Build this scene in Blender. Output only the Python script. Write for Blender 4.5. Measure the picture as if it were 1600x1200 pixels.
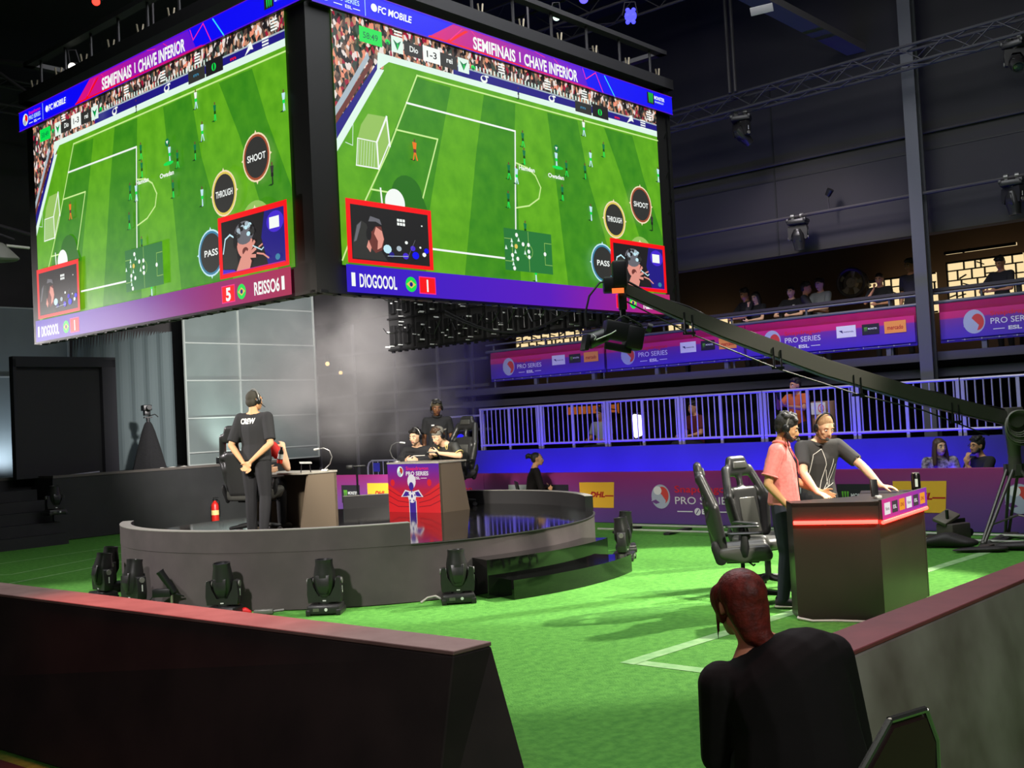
import bpy, bmesh, math, random
from math import sin, cos, pi, radians, atan2, sqrt
from mathutils import Vector, Matrix, Euler
from mathutils.bvhtree import BVHTree

random.seed(7)
for _o in list(bpy.data.objects):
    bpy.data.objects.remove(_o)
SC = bpy.context.scene
COL = SC.collection
TH = 0.8476                                   # the hall's own axes are turned by this angle
TR_ = TH - pi / 2


def V(a, b, z=0.0):
    """hall coordinates: a runs towards the right grandstand, b towards the left backdrop"""
    return Vector((a * .6618 - b * .7496, a * .7496 + b * .6618, z))


# ------------------------------------------------------------------ camera
cd = bpy.data.cameras.new('camera')
cam = bpy.data.objects.new('camera', cd)
COL.objects.link(cam)
cd.sensor_width = 36.0
cd.lens = 1721.7 / 1600 * 36.0
cd.clip_start = .05
cd.clip_end = 200
PITCH, ROLL = .0355, .0515
_f = Vector((0, cos(PITCH), sin(PITCH)))
_u = Vector((0, -sin(PITCH), cos(PITCH)))
_r = Vector((1, 0, 0))
r2 = _r * cos(ROLL) - _u * sin(ROLL)
u2 = _r * sin(ROLL) + _u * cos(ROLL)
cam.matrix_world = Matrix(((r2.x, u2.x, -_f.x, 0), (r2.y, u2.y, -_f.y, 0), (r2.z, u2.z, -_f.z, 1.8), (0, 0, 0, 1)))
SC.camera = cam

# ------------------------------------------------------------------ world, exposure
w = bpy.data.worlds.new('hall_dark')
SC.world = w
w.use_nodes = True
w.node_tree.nodes['Background'].inputs[0].default_value = (.55, .55, .75, 1)
w.node_tree.nodes['Background'].inputs[1].default_value = .011
SC.view_settings.view_transform = 'Standard'
SC.view_settings.look = 'None'
SC.view_settings.exposure = 0.0
SC.view_settings.gamma = 1.0
SC.view_settings.use_curve_mapping = False
SC.cycles.max_bounces = 5
SC.cycles.diffuse_bounces = 2
SC.cycles.glossy_bounces = 3
SC.cycles.volume_bounces = 0
SC.cycles.sample_clamp_indirect = 4.0
SC.cycles.use_denoising = True
SC.cycles.volume_step_rate = 2.0


# ------------------------------------------------------------------ lights
def spot(name, loc, target, watts, color, angle, blend=.5, size=.15):
    l = bpy.data.lights.new(name, 'SPOT')
    l.energy = watts
    l.color = color
    l.spot_size = radians(angle)
    l.spot_blend = blend
    l.shadow_soft_size = size
    o = bpy.data.objects.new(name, l)
    COL.objects.link(o)
    o.location = loc
    o.rotation_euler = (Vector(target) - Vector(loc)).to_track_quat('-Z', 'Y').to_euler()
    return o


def area(name, loc, target, watts, color, sx, sy):
    l = bpy.data.lights.new(name, 'AREA')
    l.energy = watts
    l.color = color
    l.shape = 'RECTANGLE'
    l.size = sx
    l.size_y = sy
    o = bpy.data.objects.new(name, l)
    COL.objects.link(o)
    o.location = loc
    o.rotation_euler = (Vector(target) - Vector(loc)).to_track_quat('-Z', 'Y').to_euler()
    return o


WARM = (1, .93, .80)
COOL = (.80, .92, 1)
area('house_wash', V(9, 7, 9.4), V(9, 7, 0), 1080, (.95, .97, 1), 8, 8)
spot('caster_key', V(15.0, 2.6, 6.8), V(9.6, 5.2, .6), 7000, WARM, 34, .25, .1)
spot('turf_key', V(16.0, 5.5, 7.2), V(10.6, 7.4, 0), 6500, (1, .97, .85), 30, .2, .1)
spot('caster_front', V(5.5, -1.5, 6.0), V(9.3, 4.6, 1.3), 4500, WARM, 20, .5, .2)
spot('stage_front', V(2.5, 6.2, 4.3), V(9.9, 11.4, 1.2), 3200, WARM, 26, .6, .15)
spot('stage_inner_right', V(7.3, 9.3, 3.5), V(11.3, 11.5, 1.3), 800, WARM, 66, .5, .12)
spot('stage_inner_left', V(9.6, 8.9, 3.4), V(8.1, 11.3, 1.4), 330, WARM, 60, .5, .12)
spot('stage_wall_front', V(1.5, 7.0, 4.4), V(7.6, 9.8, .4), 1500, (1, .95, .93), 40, .7, .2)  # fill spot added to brighten the front of the stage wall
spot('stage_left', V(2.5, 18.5, 6.0), V(7.0, 11.2, .4), 4200, (1, .93, .93), 34, .6, .2)
area('fascia_wash', V(15.72, 10.4, .55), V(16.6, 10.4, 1.15), 260, (.045, .008, 1), 10.6, .06)
spot('banner_wash', V(14.6, 8.5, 7.4), V(18, 9.0, 3.0), 500, (1, .9, 1), 74, .8, .3)
spot('banner_wash_far', V(13.6, 16.0, 7.0), V(18, 14.5, 2.6), 300, (1, .9, 1), 50, .8, .3)
spot('wall_wash', V(11.0, 3.0, 6.0), V(18.2, 7.5, 6.0), 150, (.95, .95, 1), 75, .9, .5)
spot('backdrop_up', V(14.5, 21.25, 1.42), V(15.7, 22.2, 3.6), 130, (.86, 1, .93), 130, .8, .1)
spot('backdrop_wash', V(9.5, 15.0, 6.5), V(15.0, 22, 3.2), 250, (.86, 1, .95), 40, .7, .3)
spot('left_up', V(10.1, 22.3, 1.4), V(10.2, 23.2, 2.4), 110, (.72, .82, 1), 120, .8, .1)
spot('left_screen_glance', (-12.5, 16.3, 2.4), (-6.0, 14.2, 3.4), 2600, (1, .93, .9), 24, .8, .6)
spot('cube_inside', V(8.2, 10.0, 3.7), V(13, 12.5, 3.3), 120, (1, .97, .95), 80, .7, .15)
spot('smoke_down', V(8.6, 11.5, 4.6), V(13.6, 17.6, 2.9), 9000, (1, .95, .92), 50, .7, .2)
spot('barrier_red', (-2.6, 7.4, 5.5), (-1.9, 6.1, .9), 1500, (1, .10, .09), 34, .8, .2)
spot('barrier_pale', (1.2, 7.0, 6.0), (-.6, 4.9, .9), 420, (1, .75, .66), 20, .9, .2)
spot('audience_red', (.5, 4.9, 4.6), (.85, 4.1, 1.15), 70, (1, .06, .12), 30, .8, .1)
spot('audience_dim', (2.6, .3, 4.4), (2.0, 4.6, .5), 480, (.9, .97, .95), 60, .9, .4)
spot('audience_dim_left', (-2.6, -.5, 5.0), (-1.6, 5.0, .5), 260, (1, .85, .85), 60, .9, .4)  # fill added behind the camera to lift the near-black left barrier
spot('balcony_warm', V(13.5, 8.5, 6.8), V(19.6, 8.6, 4.0), 90, (1, .86, .66), 40, .8, .2)  # spot added to brighten the balcony and its fan


# ------------------------------------------------------------------ materials
def lin(c):
    c = c / 255.0
    return c / 12.92 if c <= .04045 else ((c + .055) / 1.055) ** 2.4


def rgb(c):
    return (lin(c[0]), lin(c[1]), lin(c[2]), 1)


MATS = {}


def mat(name, c, rough=.6, metal=0.0, noise=None, bump=None, spec=None, coat=0, alpha=None, trans=0):
    if name in MATS:
        return MATS[name]
    m = bpy.data.materials.new(name)
    m.use_nodes = True
    nt = m.node_tree
    b = nt.nodes['Principled BSDF']
    b.inputs['Base Color'].default_value = rgb(c)
    b.inputs['Roughness'].default_value = rough
    b.inputs['Metallic'].default_value = metal
    if spec is not None:
        b.inputs['Specular IOR Level'].default_value = spec
    if coat:
        b.inputs['Coat Weight'].default_value = coat
        b.inputs['Coat Roughness'].default_value = .1
    if trans:
        b.inputs['Transmission Weight'].default_value = trans
    if noise or bump:
        tc = nt.nodes.new('ShaderNodeTexCoord')
    if noise:
        c2, scale, detail = noise[:3]
        n = nt.nodes.new('ShaderNodeTexNoise')
        n.inputs['Scale'].default_value = scale
        n.inputs['Detail'].default_value = detail
        nt.links.new(tc.outputs['Object'], n.inputs['Vector'])
        r = nt.nodes.new('ShaderNodeValToRGB')
        r.color_ramp.elements[0].position = .35
        r.color_ramp.elements[1].position = .65
        r.color_ramp.elements[0].color = rgb(c)
        r.color_ramp.elements[1].color = rgb(c2)
        nt.links.new(n.outputs['Fac'], r.inputs['Fac'])
        nt.links.new(r.outputs['Color'], b.inputs['Base Color'])
    if bump:
        scale, strength = bump
        n2 = nt.nodes.new('ShaderNodeTexNoise')
        n2.inputs['Scale'].default_value = scale
        n2.inputs['Detail'].default_value = 4
        nt.links.new(tc.outputs['Object'], n2.inputs['Vector'])
        bp = nt.nodes.new('ShaderNodeBump')
        bp.inputs['Strength'].default_value = strength
        bp.inputs['Distance'].default_value = .01
        nt.links.new(n2.outputs['Fac'], bp.inputs['Height'])
        nt.links.new(bp.outputs['Normal'], b.inputs['Normal'])
    MATS[name] = m
    return m


def glow(name, c, strength=1.0, base=(10, 10, 10), sample=False, noise=None):
    """something that gives off light: LED pixels, lamps, prints given a glow"""
    if name in MATS:
        return MATS[name]
    m = mat(name, base, .55)
    b = m.node_tree.nodes['Principled BSDF']
    b.inputs['Emission Color'].default_value = rgb(c)
    b.inputs['Emission Strength'].default_value = strength
    b.inputs['Specular IOR Level'].default_value = .5
    if noise:
        nt = m.node_tree
        c2, scale = noise
        tc = nt.nodes.new('ShaderNodeTexCoord')
        n = nt.nodes.new('ShaderNodeTexNoise')
        n.inputs['Scale'].default_value = scale
        n.inputs['Detail'].default_value = 5
        nt.links.new(tc.outputs['Object'], n.inputs['Vector'])
        r = nt.nodes.new('ShaderNodeValToRGB')
        r.color_ramp.elements[0].position = .3
        r.color_ramp.elements[1].position = .7
        r.color_ramp.elements[0].color = rgb(c)
        r.color_ramp.elements[1].color = rgb(c2)
        nt.links.new(n.outputs['Fac'], r.inputs['Fac'])
        nt.links.new(r.outputs['Color'], b.inputs['Emission Color'])
    if not sample:
        m.cycles.emission_sampling = 'NONE'
    return m


def ramp_glow(name, axis, lo, hi, stops, strength=1.0, emit=True, rough=.5):
    """a printed or displayed colour gradient along a local axis"""
    if name in MATS:
        return MATS[name]
    m = mat(name, (12, 12, 12), rough)
    nt = m.node_tree
    b = nt.nodes['Principled BSDF']
    tc = nt.nodes.new('ShaderNodeTexCoord')
    sp = nt.nodes.new('ShaderNodeSeparateXYZ')
    nt.links.new(tc.outputs['Object'], sp.inputs[0])
    mr = nt.nodes.new('ShaderNodeMapRange')
    mr.inputs['From Min'].default_value = lo
    mr.inputs['From Max'].default_value = hi
    nt.links.new(sp.outputs[axis], mr.inputs['Value'])
    r = nt.nodes.new('ShaderNodeValToRGB')
    while len(r.color_ramp.elements) < len(stops):
        r.color_ramp.elements.new(.5)
    for e, (p, c) in zip(r.color_ramp.elements, stops):
        e.position = p
        e.color = rgb(c)
    nt.links.new(mr.outputs['Result'], r.inputs['Fac'])
    if emit:
        nt.links.new(r.outputs['Color'], b.inputs['Emission Color'])
        b.inputs['Emission Strength'].default_value = strength
    else:
        nt.links.new(r.outputs['Color'], b.inputs['Base Color'])
    return m


# ------------------------------------------------------------------ mesh builder
_TXT = {}


def text_geo(s, bold=0.0):
    """outline letters as (verts, faces), cap height about .7"""
    k = (s, bold)
    if k in _TXT:
        return _TXT[k]
    cu = bpy.data.curves.new('txt', 'FONT')
    cu.body = s
    cu.offset = bold
    cu.resolution_u = 3
    cu.fill_mode = 'BOTH'
    o = bpy.data.objects.new('txt', cu)
    me = o.to_mesh()
    vs = [v.co.copy() for v in me.vertices]
    fs = [tuple(p.vertices) for p in me.polygons]
    o.to_mesh_clear()
    bpy.data.objects.remove(o)
    bpy.data.curves.remove(cu)
    _TXT[k] = (vs, fs)
    return _TXT[k]


def frame(d, up=(0, 0, 1)):
    """rotation whose z axis is d"""
    d = Vector(d).normalized()
    u = Vector(up)
    if abs(d.dot(u)) > .99:
        u = Vector((0, 1, 0))
    x = u.cross(d).normalized()
    y = d.cross(x)
    return Matrix((x, y, d)).transposed()


class MB:
    def __init__(s):
        s.bm = bmesh.new()

    def _mi(s, faces, mi):
        for f in faces:
            f.material_index = mi

    def quad(s, pts, mi=0):
        f = s.bm.faces.new([s.bm.verts.new(p) for p in pts])
        f.material_index = mi
        return s

    def box(s, c, d, rot=None, mi=0, bev=0, seg=2):
        r = bmesh.ops.create_cube(s.bm, size=1)
        vs = r['verts']
        for v in vs:
            v.co = Vector((v.co.x * d[0], v.co.y * d[1], v.co.z * d[2]))
        fs = list({f for v in vs for f in v.link_faces})
        s._mi(fs, mi)
        if bev:
            es = list({e for v in vs for e in v.link_edges})
            n = bmesh.ops.bevel(s.bm, geom=es, offset=bev, segments=seg, affect='EDGES', profile=.5)
            vs = list({v for f in n['faces'] for v in f.verts} | {v for v in vs if v.is_valid})
            s._mi(n['faces'], mi)
        R = rot if rot is not None else Matrix.Identity(3)
        c = Vector(c)
        for v in vs:
            v.co = R @ v.co + c
        return s

    def cyl(s, p0, p1, r0, r1=None, n=14, mi=0, caps=True):
        p0, p1 = Vector(p0), Vector(p1)
        r1 = r0 if r1 is None else r1
        R = frame(p1 - p0)
        A, B = [], []
        for i in range(n):
            t = 2 * pi * i / n
            d = R @ Vector((cos(t), sin(t), 0))
            A.append(s.bm.verts.new(p0 + d * r0))
            B.append(s.bm.verts.new(p1 + d * r1))
        for i in range(n):
            j = (i + 1) % n
            s.bm.faces.new((A[i], A[j], B[j], B[i])).material_index = mi
        if caps:
            s.bm.faces.new(A[::-1]).material_index = mi
            s.bm.faces.new(B).material_index = mi
        return s

    def tube(s, pts, r, n=8, mi=0, closed=False):
        pts = [Vector(p) for p in pts]
        rings = []
        N = len(pts)
        up = Vector((0, 0, 1))
        for i, p in enumerate(pts):
            if closed:
                d = pts[(i + 1) % N] - pts[i - 1]
            else:
                d = pts[min(i + 1, N - 1)] - pts[max(i - 1, 0)]
            d = d.normalized()
            x = up.cross(d)
            if x.length < 1e-3:
                x = Vector((1, 0, 0)).cross(d)
            x.normalize()
            y = d.cross(x)
            up = y
            rr = r[i] if isinstance(r, (list, tuple)) else r
            rings.append([s.bm.verts.new(p + (x * cos(2 * pi * k / n) + y * sin(2 * pi * k / n)) * rr) for k in range(n)])
        for i in range(N if closed else N - 1):
            A, B = rings[i], rings[(i + 1) % N]
            for k in range(n):
                j = (k + 1) % n
                s.bm.faces.new((A[k], A[j], B[j], B[k])).material_index = mi
        if not closed:
            s.bm.faces.new(rings[0][::-1]).material_index = mi
            s.bm.faces.new(rings[-1]).material_index = mi
        return s

    def lathe(s, prof, n=20, o=(0, 0, 0), R=None, mi=0, sx=1, sy=1):
        R = R if R is not None else Matrix.Identity(3)
        o = Vector(o)
        rings = []
        for (r, z) in prof:
            rings.append([s.bm.verts.new(o + R @ Vector((cos(2 * pi * k / n) * r * sx, sin(2 * pi * k / n) * r * sy, z))) for k in range(n)])
        for A, B in zip(rings, rings[1:]):
            for k in range(n):
                j = (k + 1) % n
                s.bm.faces.new((A[k], A[j], B[j], B[k])).material_index = mi
        s.bm.faces.new(rings[0][::-1]).material_index = mi
        s.bm.faces.new(rings[-1]).material_index = mi
        return s

    def prism(s, poly, z0, z1, M=None, mi=0):
        """polygon in xy pulled from z0 to z1, then placed by M (4x4)"""
        M = M if M is not None else Matrix.Identity(4)
        A = [s.bm.verts.new(M @ Vector((x, y, z0))) for x, y in poly]
        B = [s.bm.verts.new(M @ Vector((x, y, z1))) for x, y in poly]
        n = len(poly)
        for i in range(n):
            j = (i + 1) % n
            s.bm.faces.new((A[i], A[j], B[j], B[i])).material_index = mi
        s.bm.faces.new(A[::-1]).material_index = mi
        s.bm.faces.new(B).material_index = mi
        return s

    def hexa(s, bot, top, mi=0):
        A = [s.bm.verts.new(p) for p in bot]
        B = [s.bm.verts.new(p) for p in top]
        n = len(A)
        for i in range(n):
            j = (i + 1) % n
            s.bm.faces.new((A[i], A[j], B[j], B[i])).material_index = mi
        s.bm.faces.new(A[::-1]).material_index = mi
        s.bm.faces.new(B).material_index = mi
        return s

    def hull(s, ells, n=10, mi=0):
        """convex hull of ellipsoids (centre, radii, rotation)"""
        vs = []
        for e in ells:
            c = Vector(e[0])
            rad = e[1] if isinstance(e[1], (tuple, list)) else (e[1],) * 3
            R = e[2] if len(e) > 2 and e[2] is not None else None
            for i in range(1, n):
                ph = pi * i / n
                for k in range(n + 2):
                    t = 2 * pi * k / (n + 2)
                    p = Vector((sin(ph) * cos(t) * rad[0], sin(ph) * sin(t) * rad[1], cos(ph) * rad[2]))
                    vs.append(s.bm.verts.new(c + (R @ p if R is not None else p)))
            for z in (1, -1):
                p = Vector((0, 0, z * rad[2]))
                vs.append(s.bm.verts.new(c + (R @ p if R is not None else p)))
        r = bmesh.ops.convex_hull(s.bm, input=vs)
        fs = [g for g in r['geom'] if isinstance(g, bmesh.types.BMFace)]
        s._mi(fs, mi)
        dead = [g for g in r['geom_interior'] if isinstance(g, bmesh.types.BMVert)]
        bmesh.ops.delete(s.bm, geom=dead, context='VERTS')
        return s

    def ball(s, c, r, n=10, mi=0, R=None):
        return s.hull([(c, r, R)], n, mi)

    def cap(s, p0, r0, p1, r1, n=9, mi=0):
        return s.hull([(p0, r0), (p1, r1)], n, mi)

    def text(s, t, M, h, width=None, mi=0, bold=0.0, align='L', shear=0, shrink=None):
        """flat letters of cap height h, in the xz plane of M, left bottom at origin"""
        vs, fs = text_geo(t, bold)
        if not vs:
            return s
        x0 = min(v.x for v in vs)
        x1 = max(v.x for v in vs)
        k = h / .70
        kx = k if width is None else width / (x1 - x0)
        off = {'L': 0, 'C': -.5, 'R': -1}[align] * (x1 - x0) * kx
        nv = [s.bm.verts.new(M @ Vector(((v.x - x0) * kx + off + shear * v.y * k, 0, v.y * k))) for v in vs]
        for f in fs:
            try:
                s.bm.faces.new([nv[i] for i in f]).material_index = mi
            except ValueError:
                pass
        return s

    def build(s, name, mats, parent=None, smooth=True, autos=40, norm=True):
        if norm:
            bmesh.ops.recalc_face_normals(s.bm, faces=s.bm.faces)
        me = bpy.data.meshes.new(name)
        s.bm.to_mesh(me)
        s.bm.free()
        for m in (mats if isinstance(mats, (list, tuple)) else [mats]):
            me.materials.append(m)
        if smooth:
            me.polygons.foreach_set('use_smooth', [True] * len(me.polygons))
            if autos:
                me.set_sharp_from_angle(angle=radians(autos))
        o = bpy.data.objects.new(name, me)
        COL.objects.link(o)
        if parent:
            o.parent = parent
        return o


def blob(name, mb, m, parent=None, voxel=.01, it=6, fac=.5):
    """fuse overlapping volumes of mb into one smooth continuous surface"""
    o = mb.build('tmp', m, None, smooth=False)
    md = o.modifiers.new('r', 'REMESH')
    md.mode = 'VOXEL'
    md.voxel_size = voxel
    if it:
        sm = o.modifiers.new('s', 'SMOOTH')
        sm.iterations = it
        sm.factor = fac
    dg = bpy.context.evaluated_depsgraph_get()
    me = bpy.data.meshes.new_from_object(o.evaluated_get(dg))
    me.name = name
    me.polygons.foreach_set('use_smooth', [True] * len(me.polygons))
    me.materials.clear()
    me.materials.append(m)
    old = o.data
    bpy.data.objects.remove(o)
    bpy.data.meshes.remove(old)
    o = bpy.data.objects.new(name, me)
    COL.objects.link(o)
    if parent:
        o.parent = parent
    return o


def tag(o, label, cat, group=None, kind=None):
    if label:
        o['label'] = label
    if cat:
        o['category'] = cat
    if group:
        o['group'] = group
    if kind:
        o['kind'] = kind
    return o


def thing(name, label, cat, loc=(0, 0, 0), rotz=0, group=None):
    o = bpy.data.objects.new(name, None)
    COL.objects.link(o)
    o.empty_display_size = .1
    o.location = loc
    o.rotation_euler = (0, 0, rotz)
    return tag(o, label, cat, group)


def struct(o):
    o['kind'] = 'structure'
    return o


def dup(root, loc, rotz, label=None):
    """a copy of a thing with copies of its parts and sub-parts"""
    r = root.copy()
    COL.objects.link(r)
    r.location = loc
    r.rotation_euler = (0, 0, rotz)
    if label:
        r['label'] = label

    def kids(o, n):
        for ch in list(o.children):
            c = ch.copy()
            COL.objects.link(c)
            c.parent = n
            kids(ch, c)
    kids(root, r)
    return r


class Scr:
    """flat display or print drawn in layers in the local xz plane (y = -layer)"""

    def __init__(s, ox, oz, kx, kz, eps=.0002, y0=0):
        s.mb = MB()
        s.ox, s.oz, s.kx, s.kz = ox, oz, kx, kz
        s.eps, s.L = eps, 0
        s.y0 = y0
        s.mats = []

    def mi(s, m):
        if m not in s.mats:
            s.mats.append(m)
        return s.mats.index(m)

    def P(s, u, v):
        return Vector((s.ox + u * s.kx, s.y0 - s.L * s.eps, s.oz + v * s.kz))

    def poly(s, pts, m, up=True):
        if up:
            s.L += 1
        f = s.mb.bm.faces.new([s.mb.bm.verts.new(s.P(u, v)) for u, v in pts])
        f.material_index = s.mi(m)

    def rect(s, u0, v0, u1, v1, m, up=True):
        s.poly([(u0, v0), (u1, v0), (u1, v1), (u0, v1)], m, up)

    def ell(s, u, v, ru, rv, m, n=28, a0=0, a1=2 * pi, up=True):
        full = abs(a1 - a0 - 2 * pi) < 1e-6
        s.poly([(u + ru * cos(a0 + (a1 - a0) * i / n), v + rv * sin(a0 + (a1 - a0) * i / n)) for i in range(n if full else n + 1)], m, up)

    def line(s, pts, w, m):
        s.L += 1
        for (u0, v0), (u1, v1) in zip(pts, pts[1:]):
            d = Vector((u1 - u0, v1 - v0))
            if d.length == 0:
                continue
            d.normalize()
            q = Vector((-d.y, d.x)) * w / 2
            e = d * w / 2
            s.poly([(u0 - e.x + q.x, v0 - e.y + q.y), (u0 - e.x - q.x, v0 - e.y - q.y),
                    (u1 + e.x - q.x, v1 + e.y - q.y), (u1 + e.x + q.x, v1 + e.y + q.y)], m, False)

    def text(s, t, u, v, h, m, width=None, bold=0.0, align='L', shear=0):
        s.L += 1
        M = Matrix.Translation(s.P(u, v))
        s.mb.text(t, M, h * s.kz, None if width is None else width * s.kx, s.mi(m), bold, align, shear)

    def build(s, name, parent):
        bm = s.mb.bm
        bm.normal_update()
        for f in bm.faces:
            if f.normal.y > 0:
                f.normal_flip()
        return s.mb.build(name, s.mats, parent, smooth=False, norm=False)

# ------------------------------------------------------------------ the hall
M_turf = mat('turf', (72, 134, 50), .85, noise=((92, 156, 62), 16, 12), bump=(70, 1.0), spec=.2)
M_line = mat('turf_line', (150, 190, 130), .85, noise=((120, 170, 105), 9, 4))
M_dark = mat('dark_wall', (58, 56, 60), .8, noise=((50, 48, 52), .7, 3))
M_blk = mat('black_paint', (22, 22, 24), .6)
M_blkm = mat('black_metal', (20, 20, 22), .42, spec=.5)
M_grey = mat('grey_steel', (96, 98, 106), .5, .2)
M_carp = mat('black_cloth', (26, 26, 28), .95, noise=((18, 18, 20), 40, 3))
M_white = mat('white_plastic', (225, 225, 220), .5)

A0, A1, B0, B1, ZC = -9.0, 21.5, -13.0, 24.6, 10.0


def slab(name, a0, a1, b0, b1, z0, z1, m, parent=None):
    """a block lying square to the hall's axes, as its own object"""
    mb = MB()
    mb.box(((a0 + a1) / 2, (b0 + b1) / 2, (z0 + z1) / 2), (a1 - a0, b1 - b0, z1 - z0))
    o = mb.build(name, m, parent, smooth=False)
    if parent is None:
        o.rotation_euler = (0, 0, TH)
    return o


# turf floor with its painted lines
fb = MB()
fb.box(((A0 + A1) / 2, (B0 + B1) / 2, -.1), (A1 - A0, B1 - B0, .2))


def fl(a0, b0, a1, b1, wd):
    d = Vector((a1 - a0, b1 - b0)).normalized()
    q = Vector((-d.y, d.x)) * wd / 2
    fb.quad([(a0 + q.x, b0 + q.y, .003), (a0 - q.x, b0 - q.y, .003), (a1 - q.x, b1 - q.y, .003), (a1 + q.x, b1 + q.y, .003)], 1)


fl(6.58, 4.83, 14.8, 4.45, .13)
fl(6.65, 4.755, 6.69, 1.0, .13)
fl(7.6, 17.7, 12.5, 18.5, .05)
fl(7.05, 16.0, 12.0, 18.0, .05)
fl(7.05, 16.0, 6.6, 17.0, .05)
fl(6.4, 14.9, 9.2, 15.9, .05)
floor = struct(fb.build('floor', [M_turf, M_line], smooth=False))
floor.rotation_euler = (0, 0, TH)
cp = MB()
cp.prism([(-.5, 4.36), (-5.95, 8.8), (-9.5, 4.5), (-.5, -1.5)], .001, .006)
struct(cp.build('floor_audience', mat('carpet_dark', (34, 28, 28), .95), smooth=False))
struct(slab('ceiling', A0, A1, B0, B1, ZC, ZC + .2, M_blk))
struct(slab('wall_right', A1, A1 + .2, B0, B1, 0, ZC, M_blk))
struct(slab('wall_left', A0, A1, B1, B1 + .2, 0, ZC, mat('wall_grey', (70, 68, 68), .8, noise=((56, 54, 55), .8, 3))))
struct(slab('wall_back', A0 - .2, A0, B0, B1, 0, ZC, M_blk))
struct(slab('wall_front', A0, A1, B0 - .2, B0, 0, ZC, M_blk))

# upper wall over the balcony, with flush panel joints
ub = MB()
ub.box((18.35, 5, 7.29), (.3, 38, 5.42))
for bj in (3.4, 9.45, 12.4, 15.4):
    ub.box((18.195, bj, 6.2), (.012, .03, 3.2), mi=1)
for zj in (5.95, 7.4):
    ub.box((18.195, 5, zj), (.012, 38, .025), mi=1)
o = struct(ub.build('wall_upper', [mat('wall_charcoal', (44, 41, 45), .75, noise=((37, 35, 38), .6, 3)), M_blk], smooth=False))
o.rotation_euler = (0, 0, TH)
# recess of the balcony, its deck, and the dark space below
struct(slab('floor_balcony', 17.95, 21.5, -13, 17.6, 2.46, 2.6, mat('deck_grey', (66, 64, 78), .7)))
struct(slab('trim_1', 18.2, 18.35, -13, 17.6, 2.2, 2.34, mat('deck_beam', (84, 82, 100), .6)))
struct(slab('ceiling_balcony', 18.5, 21.5, -13, 24.6, 5.15, 5.25, M_blk))
struct(slab('wall_balcony', 21.2, 21.4, -13, 24.6, 2.6, 5.15, mat('wall_brown', (62, 46, 36), .8)))
struct(slab('floor_stand', 16.75, 21.5, -13, 24.6, 0, .62, M_blk))
M_fascia = mat('fascia_paint', (62, 58, 112), .55, noise=((56, 52, 104), 1.0, 2))
struct(slab('wall_fascia', 16.6, 16.75, 5.2, 15.88, 0, 1.27, M_fascia))
struct(slab('wall_stand', 16.62, 16.75, -13, 5.18, 0, 1.1, M_blk))
struct(slab('wall_corner', 16.65, 16.8, 15.9, 24.6, 0, .62, M_blk))
# steel columns
for i, (b, z1) in enumerate(((6.72, 10), (-1.0, 10))):
    cb = MB()
    cb.box((17.8, b, z1 / 2), (.20, .06, z1))
    cb.box((17.71, b, z1 / 2), (.03, .21, z1))
    cb.box((17.89, b, z1 / 2), (.03, .21, z1))
    c = struct(cb.build('trim_%d' % (i + 2), mat('column_grey', (84, 85, 92), .55), smooth=False))
    c.rotation_euler = (0, 0, TH)
    c['label'] = ['grey steel column rising past the balcony banners', 'grey steel column at the near end of the balcony'][i]

gb = MB()
gb.box((18.3, 21.0, 2.3), (.06, 6.9, 4.6))
for z in (1.7, 2.25, 2.7, 3.3, 3.75):
    gb.box((18.25, 20.6, z), (.06, 7.6, .06), mi=1)
for b in (17.3, 18.4, 19.9, 21.4, 22.9):
    gb.box((18.25, b, 2.4), (.07, .06, 4.2), mi=1)
gb = struct(gb.build('wall_end', [mat('cladding_dark', (46, 44, 48), .8), mat('cladding_rib', (82, 80, 86), .6)], smooth=False))
gb.rotation_euler = (0, 0, TH)
# stub posts under the balcony rail
for i in range(8):
    b = 4.3 + i * 1.55
    struct(slab('trim_%d' % (i + 10), 17.97, 18.05, b, b + .08, 2.6, 2.78, M_grey))

# ------------------------------------------------------------------ the hanging LED cube
S_ = .85
CUBE = thing('led_cube', 'giant hanging LED cube showing a football game above the round stage', 'video screen',
             (-1.8216, 10.5736, 3.16), TH)
# local x runs along the right face, local y along the left face
WR_, WL_, HB = 6.41, 5.96, 3.24
M_led = mat('led_black', (30, 29, 29), .5, spec=.5)
fm = MB()
T_ = .16
fm.box((WR_ / 2 + .0, T_ / 2 + .012, HB / 2 - .1), (WR_, T_, HB - .2))
fm.build('right_screen_panel', M_led, CUBE, smooth=False)
fm = MB()
fm.box((T_ / 2 + .012, WL_ / 2 + .08, HB / 2 - .1), (T_, WL_ - .18, HB - .2))
fm.build('left_screen_panel', M_led, CUBE, smooth=False)
# top rim frame with rigging clamps
fm = MB()
for (x0, y0, x1, y1) in ((0, 0, WR_, .12), (0, 0, .12, WL_), (0, WL_ - .12, WR_, WL_), (WR_ - .12, 0, WR_, WL_)):
    fm.box(((x0 + x1) / 2, (y0 + y1) / 2, HB + .04), (x1 - x0 + .1, y1 - y0 + .1, .14))
    fm.box(((x0 + x1) / 2, (y0 + y1) / 2, HB + .5), (x1 - x0, y1 - y0, .06))
for i in range(9):
    for (px, py) in ((.3 + i * .72, .06), (.06, .3 + i * .66)):
        fm.cyl((px, py, HB), (px, py, HB + .5), .018, n=6)
fm.build('top_frame', mat('frame_dark', (40, 38, 42), .6), CUBE, smooth=False)
for i in range(9):
    for (px, py) in ((.35 + i * .72, -.02), (-.02, .35 + i * .66)):
        cl = MB()
        cl.tube([(px - .035, py, HB + .2), (px - .02, py, HB + .1), (px + .03, py, HB + .1), (px + .05, py, HB + .22)], .012, 6)
        cl.build('rigging_clamp', mat('clamp_steel', (150, 140, 120), .4, .6), CUBE)

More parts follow.
